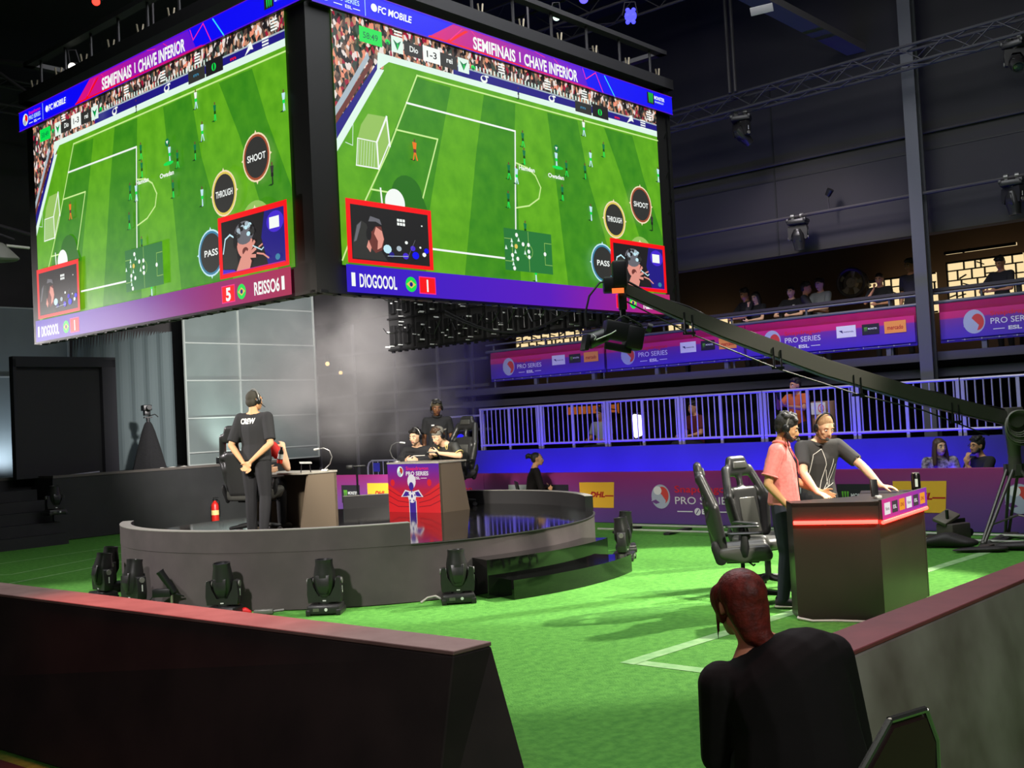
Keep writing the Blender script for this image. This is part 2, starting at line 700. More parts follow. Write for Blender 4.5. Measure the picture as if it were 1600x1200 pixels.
# rear screen seen from behind: cabinets, ribs, cables, connectors
rb = MB()
ry = WR_ - .1
rb.box((WR_ - .05, WL_ / 2, HB / 2), (.06, WL_, HB))
rows, cols = 6, 18
cw, chh = WL_ / cols, HB / rows
rr = random.Random(3)
rear = rb.build('rear_screen_panel', mat('led_back', (15, 15, 16), .6), CUBE, smooth=False)
rb = MB()
for i in range(cols):
    for j in range(rows):
        y, z = (i + .5) * cw, (j + .5) * chh
        rb.box((WR_ - .13, y, z), (.08, .12, chh * .62), mi=0, bev=.012)
        rb.box((WR_ - .10, y - cw / 2 + .02, z), (.05, .03, chh), mi=0)
        rb.box((WR_ - .10, y, z - chh / 2 + .02), (.05, cw, .03), mi=0)
        rb.tube([(WR_ - .16, y - .2, z + .16), (WR_ - .2, y - .08, z + rr.uniform(-.1, .05)), (WR_ - .19, y + .1, z + rr.uniform(-.1, .1)), (WR_ - .15, y + .24, z + .14)], .009, 5, 0)
for i in range(cols):
    for j in range(rows):
        y, z = (i + .5) * cw, (j + .5) * chh
        for q in range(4):
            rb.box((WR_ - .15, y + rr.uniform(-.15, .15), z + rr.uniform(-.25, .25)), (.11, rr.uniform(.006, .016), rr.uniform(.008, .022)), mi=1)
rb.build('cabinet_backs', [mat('led_back_gloss', (14, 14, 15), .3, spec=.6), mat('connector_silver', (215, 218, 215), .3, .3)], rear, smooth=False)
cn = MB()
for j in range(2):
    cn.tube([(WR_ - .25, 1.2 + 3.2 * t, .55 - j * .06 - .5 * sin(pi * t) * (1 - .1 * j)) for t in [k / 14 for k in range(15)]], .014, 6)
cn.build('hanging_cable', M_blkm, rear)
# jagged row of corner locks along the lower edges
cn = MB()
cn.box((WR_ - .06, WL_ / 2, .012), (.05, WL_, .03))
cn.box((WR_ / 2, .08, .012), (WR_, .08, .03))
cn.box((.08, WL_ / 2, .012), (.08, WL_, .03))
for i in range(cols * 2):
    cn.box((WR_ - .06, .1 + i * cw / 2, -.01), (.05, .05, rr.uniform(.02, .05)))
for i in range(24):
    cn.box((.3 + i * .26, .08, -.004), (.04, .08, .02))
    cn.box((.08, .3 + i * .24, -.004), (.08, .04, .02))
cn.build('edge_locks', M_blkm, CUBE, smooth=False)

# ---- what the screens show
G1 = glow('px_grass', (82, 158, 22), 1.0, sample=True, noise=((104, 180, 30), 5))
G2 = glow('px_grass_dark', (50, 132, 22), 1.0, sample=True, noise=((72, 150, 26), 5))
PW = glow('px_white', (245, 250, 245))
PB = glow('px_line', (205, 240, 150))
PBL = glow('px_blue', (10, 6, 246), 1.0, sample=True)
PNV = glow('px_navy', (32, 24, 130))
PBK = glow('px_black', (30, 28, 30))
PCH = glow('px_charcoal', (50, 50, 48))
PRD = glow('px_red', (250, 10, 20))
PMG = glow('px_magenta', (225, 20, 150))
PPK = glow('px_pink', (255, 40, 140))
PVI = glow('px_violet', (110, 20, 190))
PCY = glow('px_cyan', (60, 225, 250))
PGN = glow('px_green', (10, 225, 80))
PTE = glow('px_teal', (8, 120, 70))
PMT = glow('px_mint', (225, 248, 235))
POR = glow('px_orange', (240, 120, 30))
PGO = glow('px_gold', (225, 200, 90))
PBR = glow('px_brick', (165, 80, 50))
PCR = glow('px_cream', (245, 225, 185))
PSK = glow('px_skin', (225, 150, 135))
PSS = glow('px_skin_shade', (110, 55, 50))
PGY = glow('px_grey', (105, 105, 112))
PSL = glow('px_silver', (170, 185, 195))
PSB = glow('px_steel_blue', (60, 130, 165))
PLB = glow('px_ice', (195, 235, 245))
PPU = glow('px_lamp_violet', (70, 40, 210))
PSH = glow('px_shadow', (18, 70, 14))
PG3 = glow('px_radar', (40, 120, 55))
PG4 = glow('px_grass_shade', (40, 112, 24))
PNT = glow('px_net', (150, 195, 95))


def crowd_mat():
    m = glow('px_crowd', (60, 60, 60))
    nt = m.node_tree
    b = nt.nodes['Principled BSDF']
    tc = nt.nodes.new('ShaderNodeTexCoord')
    mp = nt.nodes.new('ShaderNodeMapping')
    mp.inputs['Scale'].default_value = (30, 30, 19)
    vo = nt.nodes.new('ShaderNodeTexVoronoi')
    vo.inputs['Scale'].default_value = 1.0
    nt.links.new(tc.outputs['Object'], mp.inputs[0])
    nt.links.new(mp.outputs[0], vo.inputs['Vector'])
    sp = nt.nodes.new('ShaderNodeSeparateColor')
    nt.links.new(vo.outputs['Color'], sp.inputs[0])
    r = nt.nodes.new('ShaderNodeValToRGB')
    r.color_ramp.interpolation = 'CONSTANT'
    st = [(0, (34, 30, 32)), (.28, (86, 66, 60)), (.42, (190, 140, 110)), (.54, (165, 30, 60)), (.62, (60, 74, 66)), (.72, (235, 222, 215)), (.84, (120, 96, 84)), (.92, (240, 150, 120))]
    while len(r.color_ramp.elements) < len(st):
        r.color_ramp.elements.new(.5)
    for e, (p, c) in zip(r.color_ramp.elements, st):
        e.position = p
        e.color = rgb(c)
    nt.links.new(sp.outputs[0], r.inputs['Fac'])
    nt.links.new(r.outputs['Color'], b.inputs['Emission Color'])
    return m


PCW = crowd_mat()


def footballer(s, u, v, h, shirt, short, sock, k):
    q = random.Random(k)
    sp = q.uniform(-.05, .09) * h * 1.6
    s.L += 1
    s.poly([(u - .35 * h, v + .02 * h), (u - .05 * h, v - .03 * h), (u + .03 * h, v + .03 * h), (u - .1 * h, v + .07 * h)], PSH, False)
    s.L += 1
    for sg in (-1, 1):
        s.poly([(u - .03 * h, v + .45 * h), (u + .05 * h, v + .45 * h), (u + sg * sp + .05 * h, v + .02 * h), (u + sg * sp - .02 * h, v)], sock, False)
    s.L += 1
    s.poly([(u - .09 * h, v + .36 * h), (u + .1 * h, v + .36 * h), (u + .09 * h, v + .56 * h), (u - .08 * h, v + .56 * h)], short, False)
    s.L += 1
    s.poly([(u - .08 * h, v + .52 * h), (u + .09 * h, v + .52 * h), (u + .14 * h, v + .82 * h), (u - .13 * h, v + .84 * h)], shirt, False)
    s.L += 1
    s.ell(u + .01 * h, v + .91 * h, .05 * h, .085 * h, PSS, 8, up=False)


def button(s, u, v, ru, rv, ring, inner, word):
    s.ell(u, v, ru * 1.16, rv * 1.14, PCR if ring is not PLB else PLB)
    for a in (0, .5, 1, 1.5):
        du, dv = cos(a * pi), sin(a * pi)
        s.poly([(u + du * ru * 1.1 - dv * .06, v + dv * rv * 1.1 - du * .06), (u + du * ru * 1.28, v + dv * rv * 1.26), (u + du * ru * 1.1 + dv * .06, v + dv * rv * 1.1 + du * .06)], PCR if ring is not PLB else PLB, False)
    s.ell(u, v, ru * 1.07, rv * 1.06, inner)
    s.ell(u, v, ru * .95, rv * .95, PCH)
    if word:
        s.text(word, u, v - .09, .19, PW, min(1.55 * ru, len(word) * .185), .02, 'C')


def swirl(s, u, v, r, red, k=1.0):
    """the round S-shaped sphere emblem"""
    s.ell(u, v, r * k, r, PMT)
    s.ell(u + .12 * r * k, v + .12 * r, r * .72 * k, r * .66, red)
    s.poly([(u - .9 * r * k, v - .3 * r), (u - .2 * r * k, v + .1 * r), (u + .35 * r * k, v - .35 * r), (u + .1 * r * k, v - .95 * r), (u - .5 * r * k, v - .85 * r)], PSL)
    s.ell(u - .4 * r * k, v + .42 * r, r * .34 * k, r * .4, PMT)


def brazil(s, u, v, r, k):
    s.ell(u, v, r * k, r, PGN)
    s.poly([(u - .85 * r * k, v), (u, v - .55 * r), (u + .85 * r * k, v), (u, v + .55 * r)], PGO)
    s.ell(u, v, .3 * r * k, .3 * r, PNV)


def crest(s, u0, v0, u1, v1):
    s.rect(u0, v0, u1, v1, PMT)
    um, w = (u0 + u1) / 2, u1 - u0
    s.poly([(u0 + .15 * w, v1 - .2 * (v1 - v0)), (um, v0 + .15 * (v1 - v0)), (u1 - .15 * w, v1 - .2 * (v1 - v0)), (um, v1 - .4 * (v1 - v0))], PTE)
    s.poly([(um, v1 - .35 * (v1 - v0)), (um + .12 * w, v0 + .5 * (v1 - v0)), (um, v0 + .2 * (v1 - v0))], PGN)


PBAND = None


def screen(name, parent, ox, kx, kz, loc_rot, band, strip, left):
    s = Scr(ox, 0, kx, kz)
    rnd = random.Random(11)
    # pitch
    s.rect(0, .8, 16, 7.95, G1)
    st = [((-.6, 6.7), (-2.2, .8), (1.2, .8), (2.4, 6.7)), ]
    s.poly([(1.9, 6.7), (4.65, 6.65), (4.3, 5.5), (3.9, 4.2), (3.45, 2.6), (3.2, .8), (0, .8), (0, 4.0)], G2)
    s.poly([(3.0, 6.75), (0, 6.75), (0, .8), (.2, .8)], G1)
    s.poly([(0, 4.3), (1.9, 6.6), (3.21, 6.73), (.9, 2.64), (.0, .95)], G1)
    s.poly([(6.16, 6.72), (7.68, 6.7), (7.58, 5.77), (7.55, 3.0), (7.5, .8), (4.86, .8), (5.66, 4.74)], G2)
    s.poly([(9.33, 6.7), (10.99, 6.73), (11.45, 4.7), (12.34, 2.49), (12.9, .8), (9.98, .8), (9.6, 4.45)], G2)
    s.poly([(12.57, 6.72), (14.33, 6.72), (14.94, 5.16), (16, 3.0), (16, .8), (15.2, .8), (14.39, 2.96), (13.52, 4.97)], G2)
    # stand with crowd, adverts
    s.rect(0, 6.95, 16, 7.95, PCW)
    s.poly([(0, 4.2), (1.9, 6.7), (1.9, 7.95), (0, 7.95)], PCW)
    s.poly([(0, 4.9), (1.35, 6.85), (1.3, 7.02), (0, 5.2)], PSL)
    s.poly([(0, 4.72), (1.5, 6.75), (1.42, 6.86), (0, 4.95)], PSS)
    s.poly([(.0, 4.3), (1.65, 6.5), (1.66, 6.8), (.0, 4.72)], PNV)
    s.poly([(0, 3.95), (1.9, 6.62), (1.65, 6.62), (0, 4.3)], PMT)
    s.rect(4.8, 7.04, 16, 7.40, PNV)
    s.rect(4.8, 7.38, 16, 7.43, PSL)
    s.poly([(1.62, 6.55), (2.1, 6.9), (16, 6.95), (16, 7.17), (4.6, 7.1), (1.68, 7.1)], PMT)
    for i in range(40):
        u = 5.5 + i * .17
        if 9.2 < u < 9.5:
            continue
        s.rect(u, 7.44, u + .06, 7.58, PMT, i == 0)
    for u in (6.2, 9.6):
        s.ell(u, 7.22, .16, .12, PW)
        s.ell(u, 7.25, .1, .07, PNV)
        s.rect(u + .05, 7.3, u + .22, 7.36, PW)
    s.rect(11.9, 7.04, 12.85, 7.5, PBK)
    s.rect(10.9, 7.04, 11.85, 7.42, PCH)
    s.ell(12.35, 7.25, .12, .12, PGN)
    s.ell(12.35, 7.25, .04, .12, PBK)
    s.text('m', 11.2, 7.2, .1, PSB, .3, .03)
    s.text('m', 13.25, 7.2, .1, PRD, .3, .03)
    s.poly([(14.0, 7.15), (14.25, 7.42), (14.1, 7.42), (14.35, 7.5), (14.45, 7.25), (14.3, 7.28)], PW)
    for u, v in ((14.9, 7.12), (15.35, 7.52), (11.3, 7.55), (6.9, 7.58), (2.35, 7.68), (9.25, 7.5)):
        for k in range(4):
            s.rect(u, v + k * .09, u + .32, v + k * .09 + .05, PW, k == 0)
    # pitch lines
    lw = .05
    s.line([(0.0, .93), (.9, 2.64), (1.85, 4.17), (3.21, 6.73), (16, 6.8)], lw, PB)
    s.line([(2.73, 5.81), (7.58, 5.77), (7.42, 3.5), (7.3, 1.5), (3.38, 1.53)], lw * 1.2, PW)
    s.line([(2.24, 4.93), (3.95, 4.92), (3.2, 3.02), (1.19, 3.04)], lw, PB)
    s.line([(7.56, 4.71), (8.1, 4.63), (8.5, 4.42), (8.75, 4.05), (8.62, 3.66), (8.1, 3.36), (7.45, 3.22)], lw, PB)
    # goal net
    s.poly([(1.18, 5.21), (1.89, 5.24), (1.97, 4.52), (1.49, 3.67), (.66, 3.66), (.75, 4.44), (.9, 4.85)], PNT)
    s.line([(1.49, 3.67), (1.47, 4.44), (1.89, 5.24), (1.97, 4.4)], .06, PW)
    s.line([(.66, 3.66), (1.49, 3.67), (1.97, 4.52)], .04, PW)
    s.line([(1.47, 4.44), (.75, 4.44), (.66, 3.66)], .03, PW)
    for k in range(7):
        s.line([(.72 + k * .1, 3.7), (.8 + k * .1, 4.4)], .012, PMT)
    s.line([(.3, 4.25), (.55, 4.2), (.62, 5.1)], .02, PMT)
    # shaded disc and the white joystick
    s.ell(2.56, 3.02, .62, .6, PG4, 20)
    s.poly([(1.7, 2.6), (1.95, 3.02), (3.2, 3.02), (3.4, 2.6)], PG4)
    s.ell(2.06, 2.74, .39, .42, PW)
    s.line([(1.52, 3.1), (1.56, 2.6)], .06, PW)
    # players
    wh = [(11.3, 6.2), (9.65, 4.85), (11.6, 5.15), (11.45, 3.2), (8.23, .84), (15.86, 5.15), (7.5, 4.0)]
    dk = [(7.91, 5.28), (7.93, 4.7), (7.12, 4.1), (10.15, 4.6), (12.38, 5.6), (11.2, 4.65), (7.01, 3.15), (9.84, 3.72), (7.77, 2.25)]
    for i, (u, v) in enumerate(wh):
        footballer(s, u, v, .62, PLB if i else PW, PGN, PLB, i)
    for i, (u, v) in enumerate(dk):
        footballer(s, u, v, .58, PTE, PSH, PGN, 20 + i)
    footballer(s, 15.2, 3.2, .66, PCH, PBK, PBK, 60)
    footballer(s, 7.77, 6.85, .42, PNV, PBK, PBK, 61)
    footballer(s, 2.9, 4.1, .66, POR, PSS, POR, 62)
    s.ell(9.65, 4.84, .3, .06, PGN, 16)
    s.ell(9.62, 5.5, .13, .13, PTE, 10)
    s.poly([(9.55, 5.55), (9.69, 5.55), (9.62, 5.44)], PW)
    s.text('Owadan', 9.1, 4.45, .14, PW, .85, .03)
    s.text('Hamdan', 7.6, 4.5, .14, PW, .8, .03)
    # radar
    s.rect(6.68, 1.12, 9.08, 2.48, PG3)
    s.line([(7.88, 1.15), (7.88, 2.45)], .02, PNT)
    s.ell(7.88, 1.8, .2, .22, PNT, 18)
    s.ell(7.88, 1.8, .18, .2, PG3, 18)
    for x in (6.7, 9.06):
        d = 1 if x < 8 else -1
        s.line([(x, 2.15), (x + d * .36, 2.15), (x + d * .36, 1.42), (x, 1.42)], .02, PNT)
    for (u, v) in ((7.3, 2.3), (7.05, 1.62), (7.3, 1.52), (7.12, 1.2), (7.6, 2.02), (7.87, 2.02), (7.87, 1.8), (7.88, 1.62), (8.7, 1.78)):
        s.ell(u, v, .07, .07, PW, 10)
    for (u, v) in ((7.04, 2.1), (7.04, 1.95), (7.2, 1.75), (7.05, 1.5), (7.07, 1.35), (7.68, 1.75), (7.38, 2.15), (6.75, 1.85)):
        s.poly([(u - .06, v - .06), (u + .06, v - .06), (u, v + .08)], PMT)
    s.ell(7.24, 1.92, .08, .08, PGO, 10)
    # on-screen buttons
    s.ell(14.33, 2.1, .82, .8, PNT)
    button(s, 14.3, 2.0, .56, .62, PCR, PTE, '')
    button(s, 14.5, 4.11, .6, .62, PCR, PBR, 'SHOOT')
    button(s, 12.76, 3.37, .58, .6, PGO, PGO, 'THROUGH')
    button(s, 11.93, 1.72, .62, .62, PLB, PSB, 'PASS')
    # player camera, left
    s.rect(.12, .86, 3.42, 2.66, PRD)
    s.rect(.28, .97, 3.27, 2.51, PBK)
    s.poly([(.3, 1.0), (.32, 1.45), (.48, 1.95), (.66, 2.08), (.85, 2.0), (1.0, 1.6), (1.0, 1.0)], PCH)
    s.poly([(.36, 1.45), (.5, 1.93), (.66, 2.06), (.62, 1.9), (.46, 1.5)], PGY)
    s.poly([(.5, 1.0), (.62, 1.35), (.95, 1.55), (1.3, 1.35), (1.6, 1.0)], PCH)
    s.poly([(.9, 1.4), (.95, 1.95), (1.4, 1.98), (1.5, 1.62), (1.4, 1.3), (1.15, 1.2)], PSS)
    s.poly([(1.12, 1.75), (1.2, 1.95), (1.42, 1.85), (1.48, 1.62), (1.38, 1.38), (1.22, 1.3), (1.25, 1.55)], PSK)
    s.poly([(.88, 1.85), (.95, 2.22), (1.15, 2.34), (1.4, 2.22), (1.52, 1.98), (1.2, 2.0), (1.05, 1.8)], PBK)
    s.poly([(.92, 2.08), (1.0, 2.24), (1.35, 2.18), (1.42, 2.02), (1.2, 2.1)], PGY)
    s.ell(.92, 1.72, .1, .18, PBK, 14)
    s.poly([(.82, 1.35), (.9, 1.55), (1.0, 1.35), (.95, 1.2)], PSK)
    for k in range(6):
        s.rect(2.02 + (k % 3) * .11, 2.08 + (k // 3) * .11, 2.11 + (k % 3) * .11, 2.16 + (k // 3) * .11, PW, k == 0)
    for (u, v, r, m) in ((1.6, 1.35, .16, PLB), (2.05, 1.4, .1, PSL), (2.35, 1.6, .06, PW), (2.7, 1.25, .14, PBL), (2.6, 1.45, .1, PPU), (3.05, 1.3, .08, PW), (3.15, 1.42, .1, PBL), (2.3, 1.2, .12, PPU), (3.0, 2.15, .03, PW), (2.9, 1.5, .04, PW), (1.75, 1.2, .1, PNV)):
        s.ell(u, v, r, r * .8, m, 10)
    s.line([(1.6, 1.15), (2.4, 1.2)], .02, PSL)
    s.line([(2.4, 1.2), (2.7, 1.7)], .015, PGY)
    # player camera, right: the other finalist behind his hands
    s.rect(12.38, .86, 15.9, 2.68, PRD)
    s.rect(12.56, .98, 15.74, 2.52, PBK)
    s.poly([(14.9, .98), (15.74, .98), (15.74, 2.52), (14.8, 2.52), (14.6, 1.8)], PNV)
    s.ell(15.3, 2.16, .42, .3, PPU, 18)
    s.rect(15.02, 1.98, 15.5, 2.3, PW)
    s.poly([(12.62, 1.0), (12.6, 1.6), (12.75, 2.02), (13.05, 2.1), (13.3, 1.95), (13.4, 1.0)], PCH)
    s.line([(12.62, 1.6), (12.75, 2.0), (13.0, 2.1), (13.25, 1.98)], .05, PLB)
    s.ell(13.75, 1.75, .4, .42, PSK, 20)
    s.ell(13.78, 1.52, .16, .12, PSS, 12)
    s.ell(13.75, 2.06, .5, .34, PGY, 18)
    q = random.Random(5)
    for k in range(26):
        a = q.uniform(-.2, 3.4)
        s.ell(13.75 + .46 * cos(a) * q.uniform(.5, 1), 2.03 + .34 * sin(a) * q.uniform(.5, 1), .1, .07, [PBK, PSL, PLB, PCH][k % 4], 8)
    s.ell(13.3, 1.85, .12, .2, PBK, 12)
    s.poly([(13.3, 1.0), (13.55, 1.35), (13.85, 1.55), (14.1, 1.2), (14.0, 1.0)], PSK)
    for k, (u, v) in enumerate(((14.12, 1.78), (14.26, 1.72), (14.3, 1.52), (14.28, 1.32))):
        s.line([(13.7, 1.3 + .03 * k), (13.98, 1.5 - .05 * k), (u, v)], .1, PSK)
    s.line([(14.2, 1.62), (14.62, 1.45), (14.72, 1.5)], .035, PLB)
    s.line([(14.4, 1.38), (14.7, 1.32), (14.95, 1.18)], .05, PSK)
    s.line([(14.5, 1.55), (14.66, 1.6)], .05, PSK)
    s.ell(15.4, 1.15, .12, .09, PSB, 10)
    s.poly([(12.6, .98), (12.6, 1.12), (13.2, 1.05), (13.3, .98)], PPU)
    s.rect(12.56, .98, 15.74, 1.0, PMG)
    # score line at the top left
    s.rect(.88, 7.21, 1.74, 7.66, PGN)
    s.text('58:49', 1.02, 7.34, .18, PTE, .56, .01)
    crest(s, 2.1, 7.18, 2.56, 7.66)
    s.rect(2.6, 7.2, 3.36, 7.6, PCH)
    s.text('Dio', 2.83, 7.34, .17, PW, .34, .02)
    s.rect(3.37, 7.19, 4.1, 7.66, PW)
    s.text('1-3', 3.53, 7.33, .2, PBK, .42, .015)
    s.rect(4.1, 7.18, 4.84, 7.6, PCH)
    s.text('rei', 4.37, 7.34, .17, PW, .26, .02)
    crest(s, 4.87, 7.17, 5.36, 7.62)
    for u in (1.95, 5.55):
        s.ell(u, 7.42, .1, .08, PGN, 12)
        s.ell(u, 7.38, .06, .05, PTE, 12)
    # lower band with names
    s.rect(0, .03, 16, .8, band)
    kx2 = 1.0
    s.rect(.17, .2, .31, .58, PW)
    s.text('DIOGOOOL', .46, .2, .36, PW, 1.4, .025)
    brazil(s, 2.42, .38, .22, kx2)
    s.rect(2.74, .13, 3.42, .64, PPK)
    s.rect(2.77, .16, 3.39, .61, PRD)
    s.text('1', 3.08, .2, .36, PW, None, .012, 'C')
    s.rect(12.5, .13, 13.2, .64, PPK)
    s.rect(12.53, .16, 13.17, .61, PRD)
    s.text('5', 12.85, .2, .36, PW, .26, .04, 'C')
    brazil(s, 13.55, .38, .22, kx2)
    s.text('REISSO6', 14.2, .2, .36, PW, 1.25, .025)
    s.rect(15.55, .2, 15.69, .58, PW)
    o = s.build(name, parent)
    o.location, o.rotation_euler = loc_rot
    # the ribbon along the top edge
    lo, hi = (-.75, 17.0) if not left else (-.85, 17.15)
    s = Scr(ox, 0, kx, kz)
    s.rect(lo, 7.95, hi, 8.66, PBL)
    s.poly([(3.64, 7.97), (4.78, 8.63), (11.2, 8.63), (11.6, 7.97)], strip)
    s.poly([(3.64, 7.97), (3.7, 8.04), (11.9, 8.0), (12.14, 7.94)], PRD)
    s.poly([(4.4, 8.02), (5.3, 8.55), (5.45, 8.55), (4.6, 8.02)], PRD)
    s.line([(4.6, 8.1), (5.15, 8.55)], .03, PPK)
    for (u, v, u1, v1) in ((5.6, 8.6, 6.4, 8.05), (6.4, 8.05, 7.2, 8.5), (9.7, 8.6, 10.2, 8.3), (8.7, 8.63, 9.2, 8.55), (10.4, 8.5, 10.6, 8.2)):
        s.line([(u, v), (u1, v1)], .02, PPK)
    s.line([(11.3, 8.6), (11.46, 8.26), (12.05, 8.61), (12.45, 7.97)], .035, PPK)
    s.line([(12.59, 8.6), (13.15, 7.96)], .045, PCY)
    s.text('SEMIFINAIS', 5.64, 8.06, .38, PW, 2.02, .03)
    s.rect(7.86, 8.1, 7.92, 8.44, PW)
    s.text('CHAVE INFERIOR', 8.1, 8.06, .38, PW, 2.88, .03)
    swirl(s, -.3, 8.3, .22, PRD)
    s.text('Snapdragon', 0.0, 8.42, .12, PMG, .95, .02)
    s.text('PRO SERIES', 0.0, 8.22, .15, PLB, .95, .012)
    s.text('ESL', .42, 8.06, .09, PW, .25, .02)
    s.line([(.02, 8.1), (.3, 8.1)], .025, PW)
    s.line([(.72, 8.1), (.95, 8.1)], .025, PW)
    s.rect(1.15, 8.0, 1.17, 8.6, PLB)
    s.ell(1.5, 8.32, .12, .12, PW, 14)
    s.text('FC MOBILE', 1.64, 8.22, .2, PW, 1.32, .03, 'L', .15)
    s.rect(15.26, 8.12, 15.72, 8.55, PBK)
    for k in range(3):
        s.poly([(15.36 + k * .11, 8.54), (15.43 + k * .11, 8.54), (15.42 + k * .1, 8.2), (15.4 + k * .1, 8.14), (15.38 + k * .1, 8.2)], PGN)
    s.text('MONSTER', 15.74, 8.35, .13, PW, .7, .03)
    s.text('ENERGY', 15.78, 8.22, .07, PMT, .6, .01)
    s.line([(lo, 7.96), (hi, 7.96)], .02, PVI)
    s.line([(lo, 8.65), (hi, 8.65)], .02, PVI)
    r = s.build('ribbon', parent)
    r.location = Vector(loc_rot[0]) + Matrix.Rotation(loc_rot[1][2], 3, 'Z') @ Vector((0, -.045, 0))
    r.rotation_euler = loc_rot[1]
    bk = MB()
    bk.box((ox + (lo + hi) / 2 * kx, .022, 8.305 * kz), ((hi - lo) * kx, .042, .73 * kz))
    b = bk.build('ribbon_backing', M_led, r, smooth=False)
    return o


KZ = .35772
KXL = 5.416 / 16
BAND_R = ramp_glow('px_band_right', 0, .3, 6.0, [(0, (48, 22, 200)), (.55, (90, 25, 190)), (.8, (150, 28, 150)), (1, (190, 40, 110))])
BAND_L = ramp_glow('px_band_left', 0, .3, 5.6, [(0, (60, 24, 180)), (.5, (110, 28, 150)), (.75, (150, 30, 110)), (1, (170, 36, 80))])
STRIP_R = ramp_glow('px_strip_right', 0, 1.6, 4.5, [(0, (225, 20, 120)), (.4, (170, 20, 160)), (1, (80, 20, 220))])
STRIP_L = ramp_glow('px_strip_left', 0, 1.5, 4.3, [(0, (225, 20, 120)), (.4, (170, 20, 160)), (1, (80, 20, 220))])
screen('right_display', CUBE, .319, KZ, KZ, ((0, 0, 0), (0, 0, 0)), BAND_R, STRIP_R, False)
# left face: from its far end towards the near corner
screen('left_display', CUBE, .2128, KXL, KZ, ((0, WL_, 0), (0, 0, -pi / 2)), BAND_L, STRIP_L, True)

# ------------------------------------------------------------------ round stage
SX, SY, RS = -2.0, 14.3, 2.97
stage = thing('round_stage', 'low round black stage with curved parapet walls under the hanging screens', 'stage', (SX, SY, 0))
M_stage = mat('stage_felt', (94, 86, 86), .95, noise=((86, 79, 79), 3, 4), spec=.1)
M_sgloss = mat('stage_gloss', (16, 16, 16), .07, noise=((30, 29, 27), 6, 6), spec=.6)
M_edge = mat('stage_edge', (150, 146, 138), .6)
M_step = mat('step_gloss', (14, 15, 14), .06, spec=.6)


def arc(mb, r0, r1, z0, z1, a0, a1, n, mi=0):
    """a curved wall between two radii"""
    pr = []
    for i in range(n + 1):
        a = radians(a0 + (a1 - a0) * i / n)
        pr.append([mb.bm.verts.new((r * cos(a), r * sin(a), z)) for r, z in ((r0, z0), (r1, z0), (r1, z1), (r0, z1))])
    for A, B in zip(pr, pr[1:]):
        for k in range(4):
            j = (k + 1) % 4
            mb.bm.faces.new((A[k], A[j], B[j], B[k])).material_index = mi
    mb.bm.faces.new(pr[0]).material_index = mi
    mb.bm.faces.new(pr[-1]).material_index = mi


mb = MB()
mb.lathe([(RS - .024, .0), (RS, .01), (RS, .598), (RS - .01, .6)], 120)
mb.build('drum', M_stage, stage, autos=30)
mb = MB()
mb.lathe([(RS - .012, .595), (RS - .012, .607)], 120)
mb.build('deck', M_sgloss, stage, smooth=False)
mb = MB()
arc(mb, RS - .12, RS + .004, .6, .822, 190, 287, 60)
p = mb.build('parapet', M_stage, stage, autos=30)
mb = MB()
arc(mb, RS - .122, RS + .006, .822, .83, 190, 287, 60)
mb.build('edge_trim', M_edge, p, autos=30)
mb = MB()
arc(mb, RS - .1, RS + .004, .6, .80, 1.5, 104, 60)
p = mb.build('parapet', mat('parapet_gloss', (58, 57, 58), .22, spec=.6), stage, autos=30)
mb = MB()
arc(mb, RS - .102, RS + .006, .80, .806, 1.5, 104, 60)
mb.build('edge_trim', M_edge, p, autos=30)
mb = MB()
arc(mb, RS - .02, RS + .012, .595, .604, 287, 361, 40)
mb.build('front_edge', mat('edge_dark', (60, 58, 56), .4), stage, autos=30)
mb = MB()
arc(mb, RS - .01, 3.29, .003, .40, -60, -23, 30)
mb.build('upper_step', M_step, stage, autos=30)
mb = MB()
arc(mb, 3.27, 3.56, .003, .20, -57.5, -22.5, 30)
mb.build('lower_step', M_step, stage, autos=30)

# ------------------------------------------------------------------ player desks
M_desk = mat('desk_laminate', (104, 92, 78), .5, spec=.4)
M_desktop = mat('desk_top', (150, 146, 136), .35)
PR_PUR = (96, 40, 200)


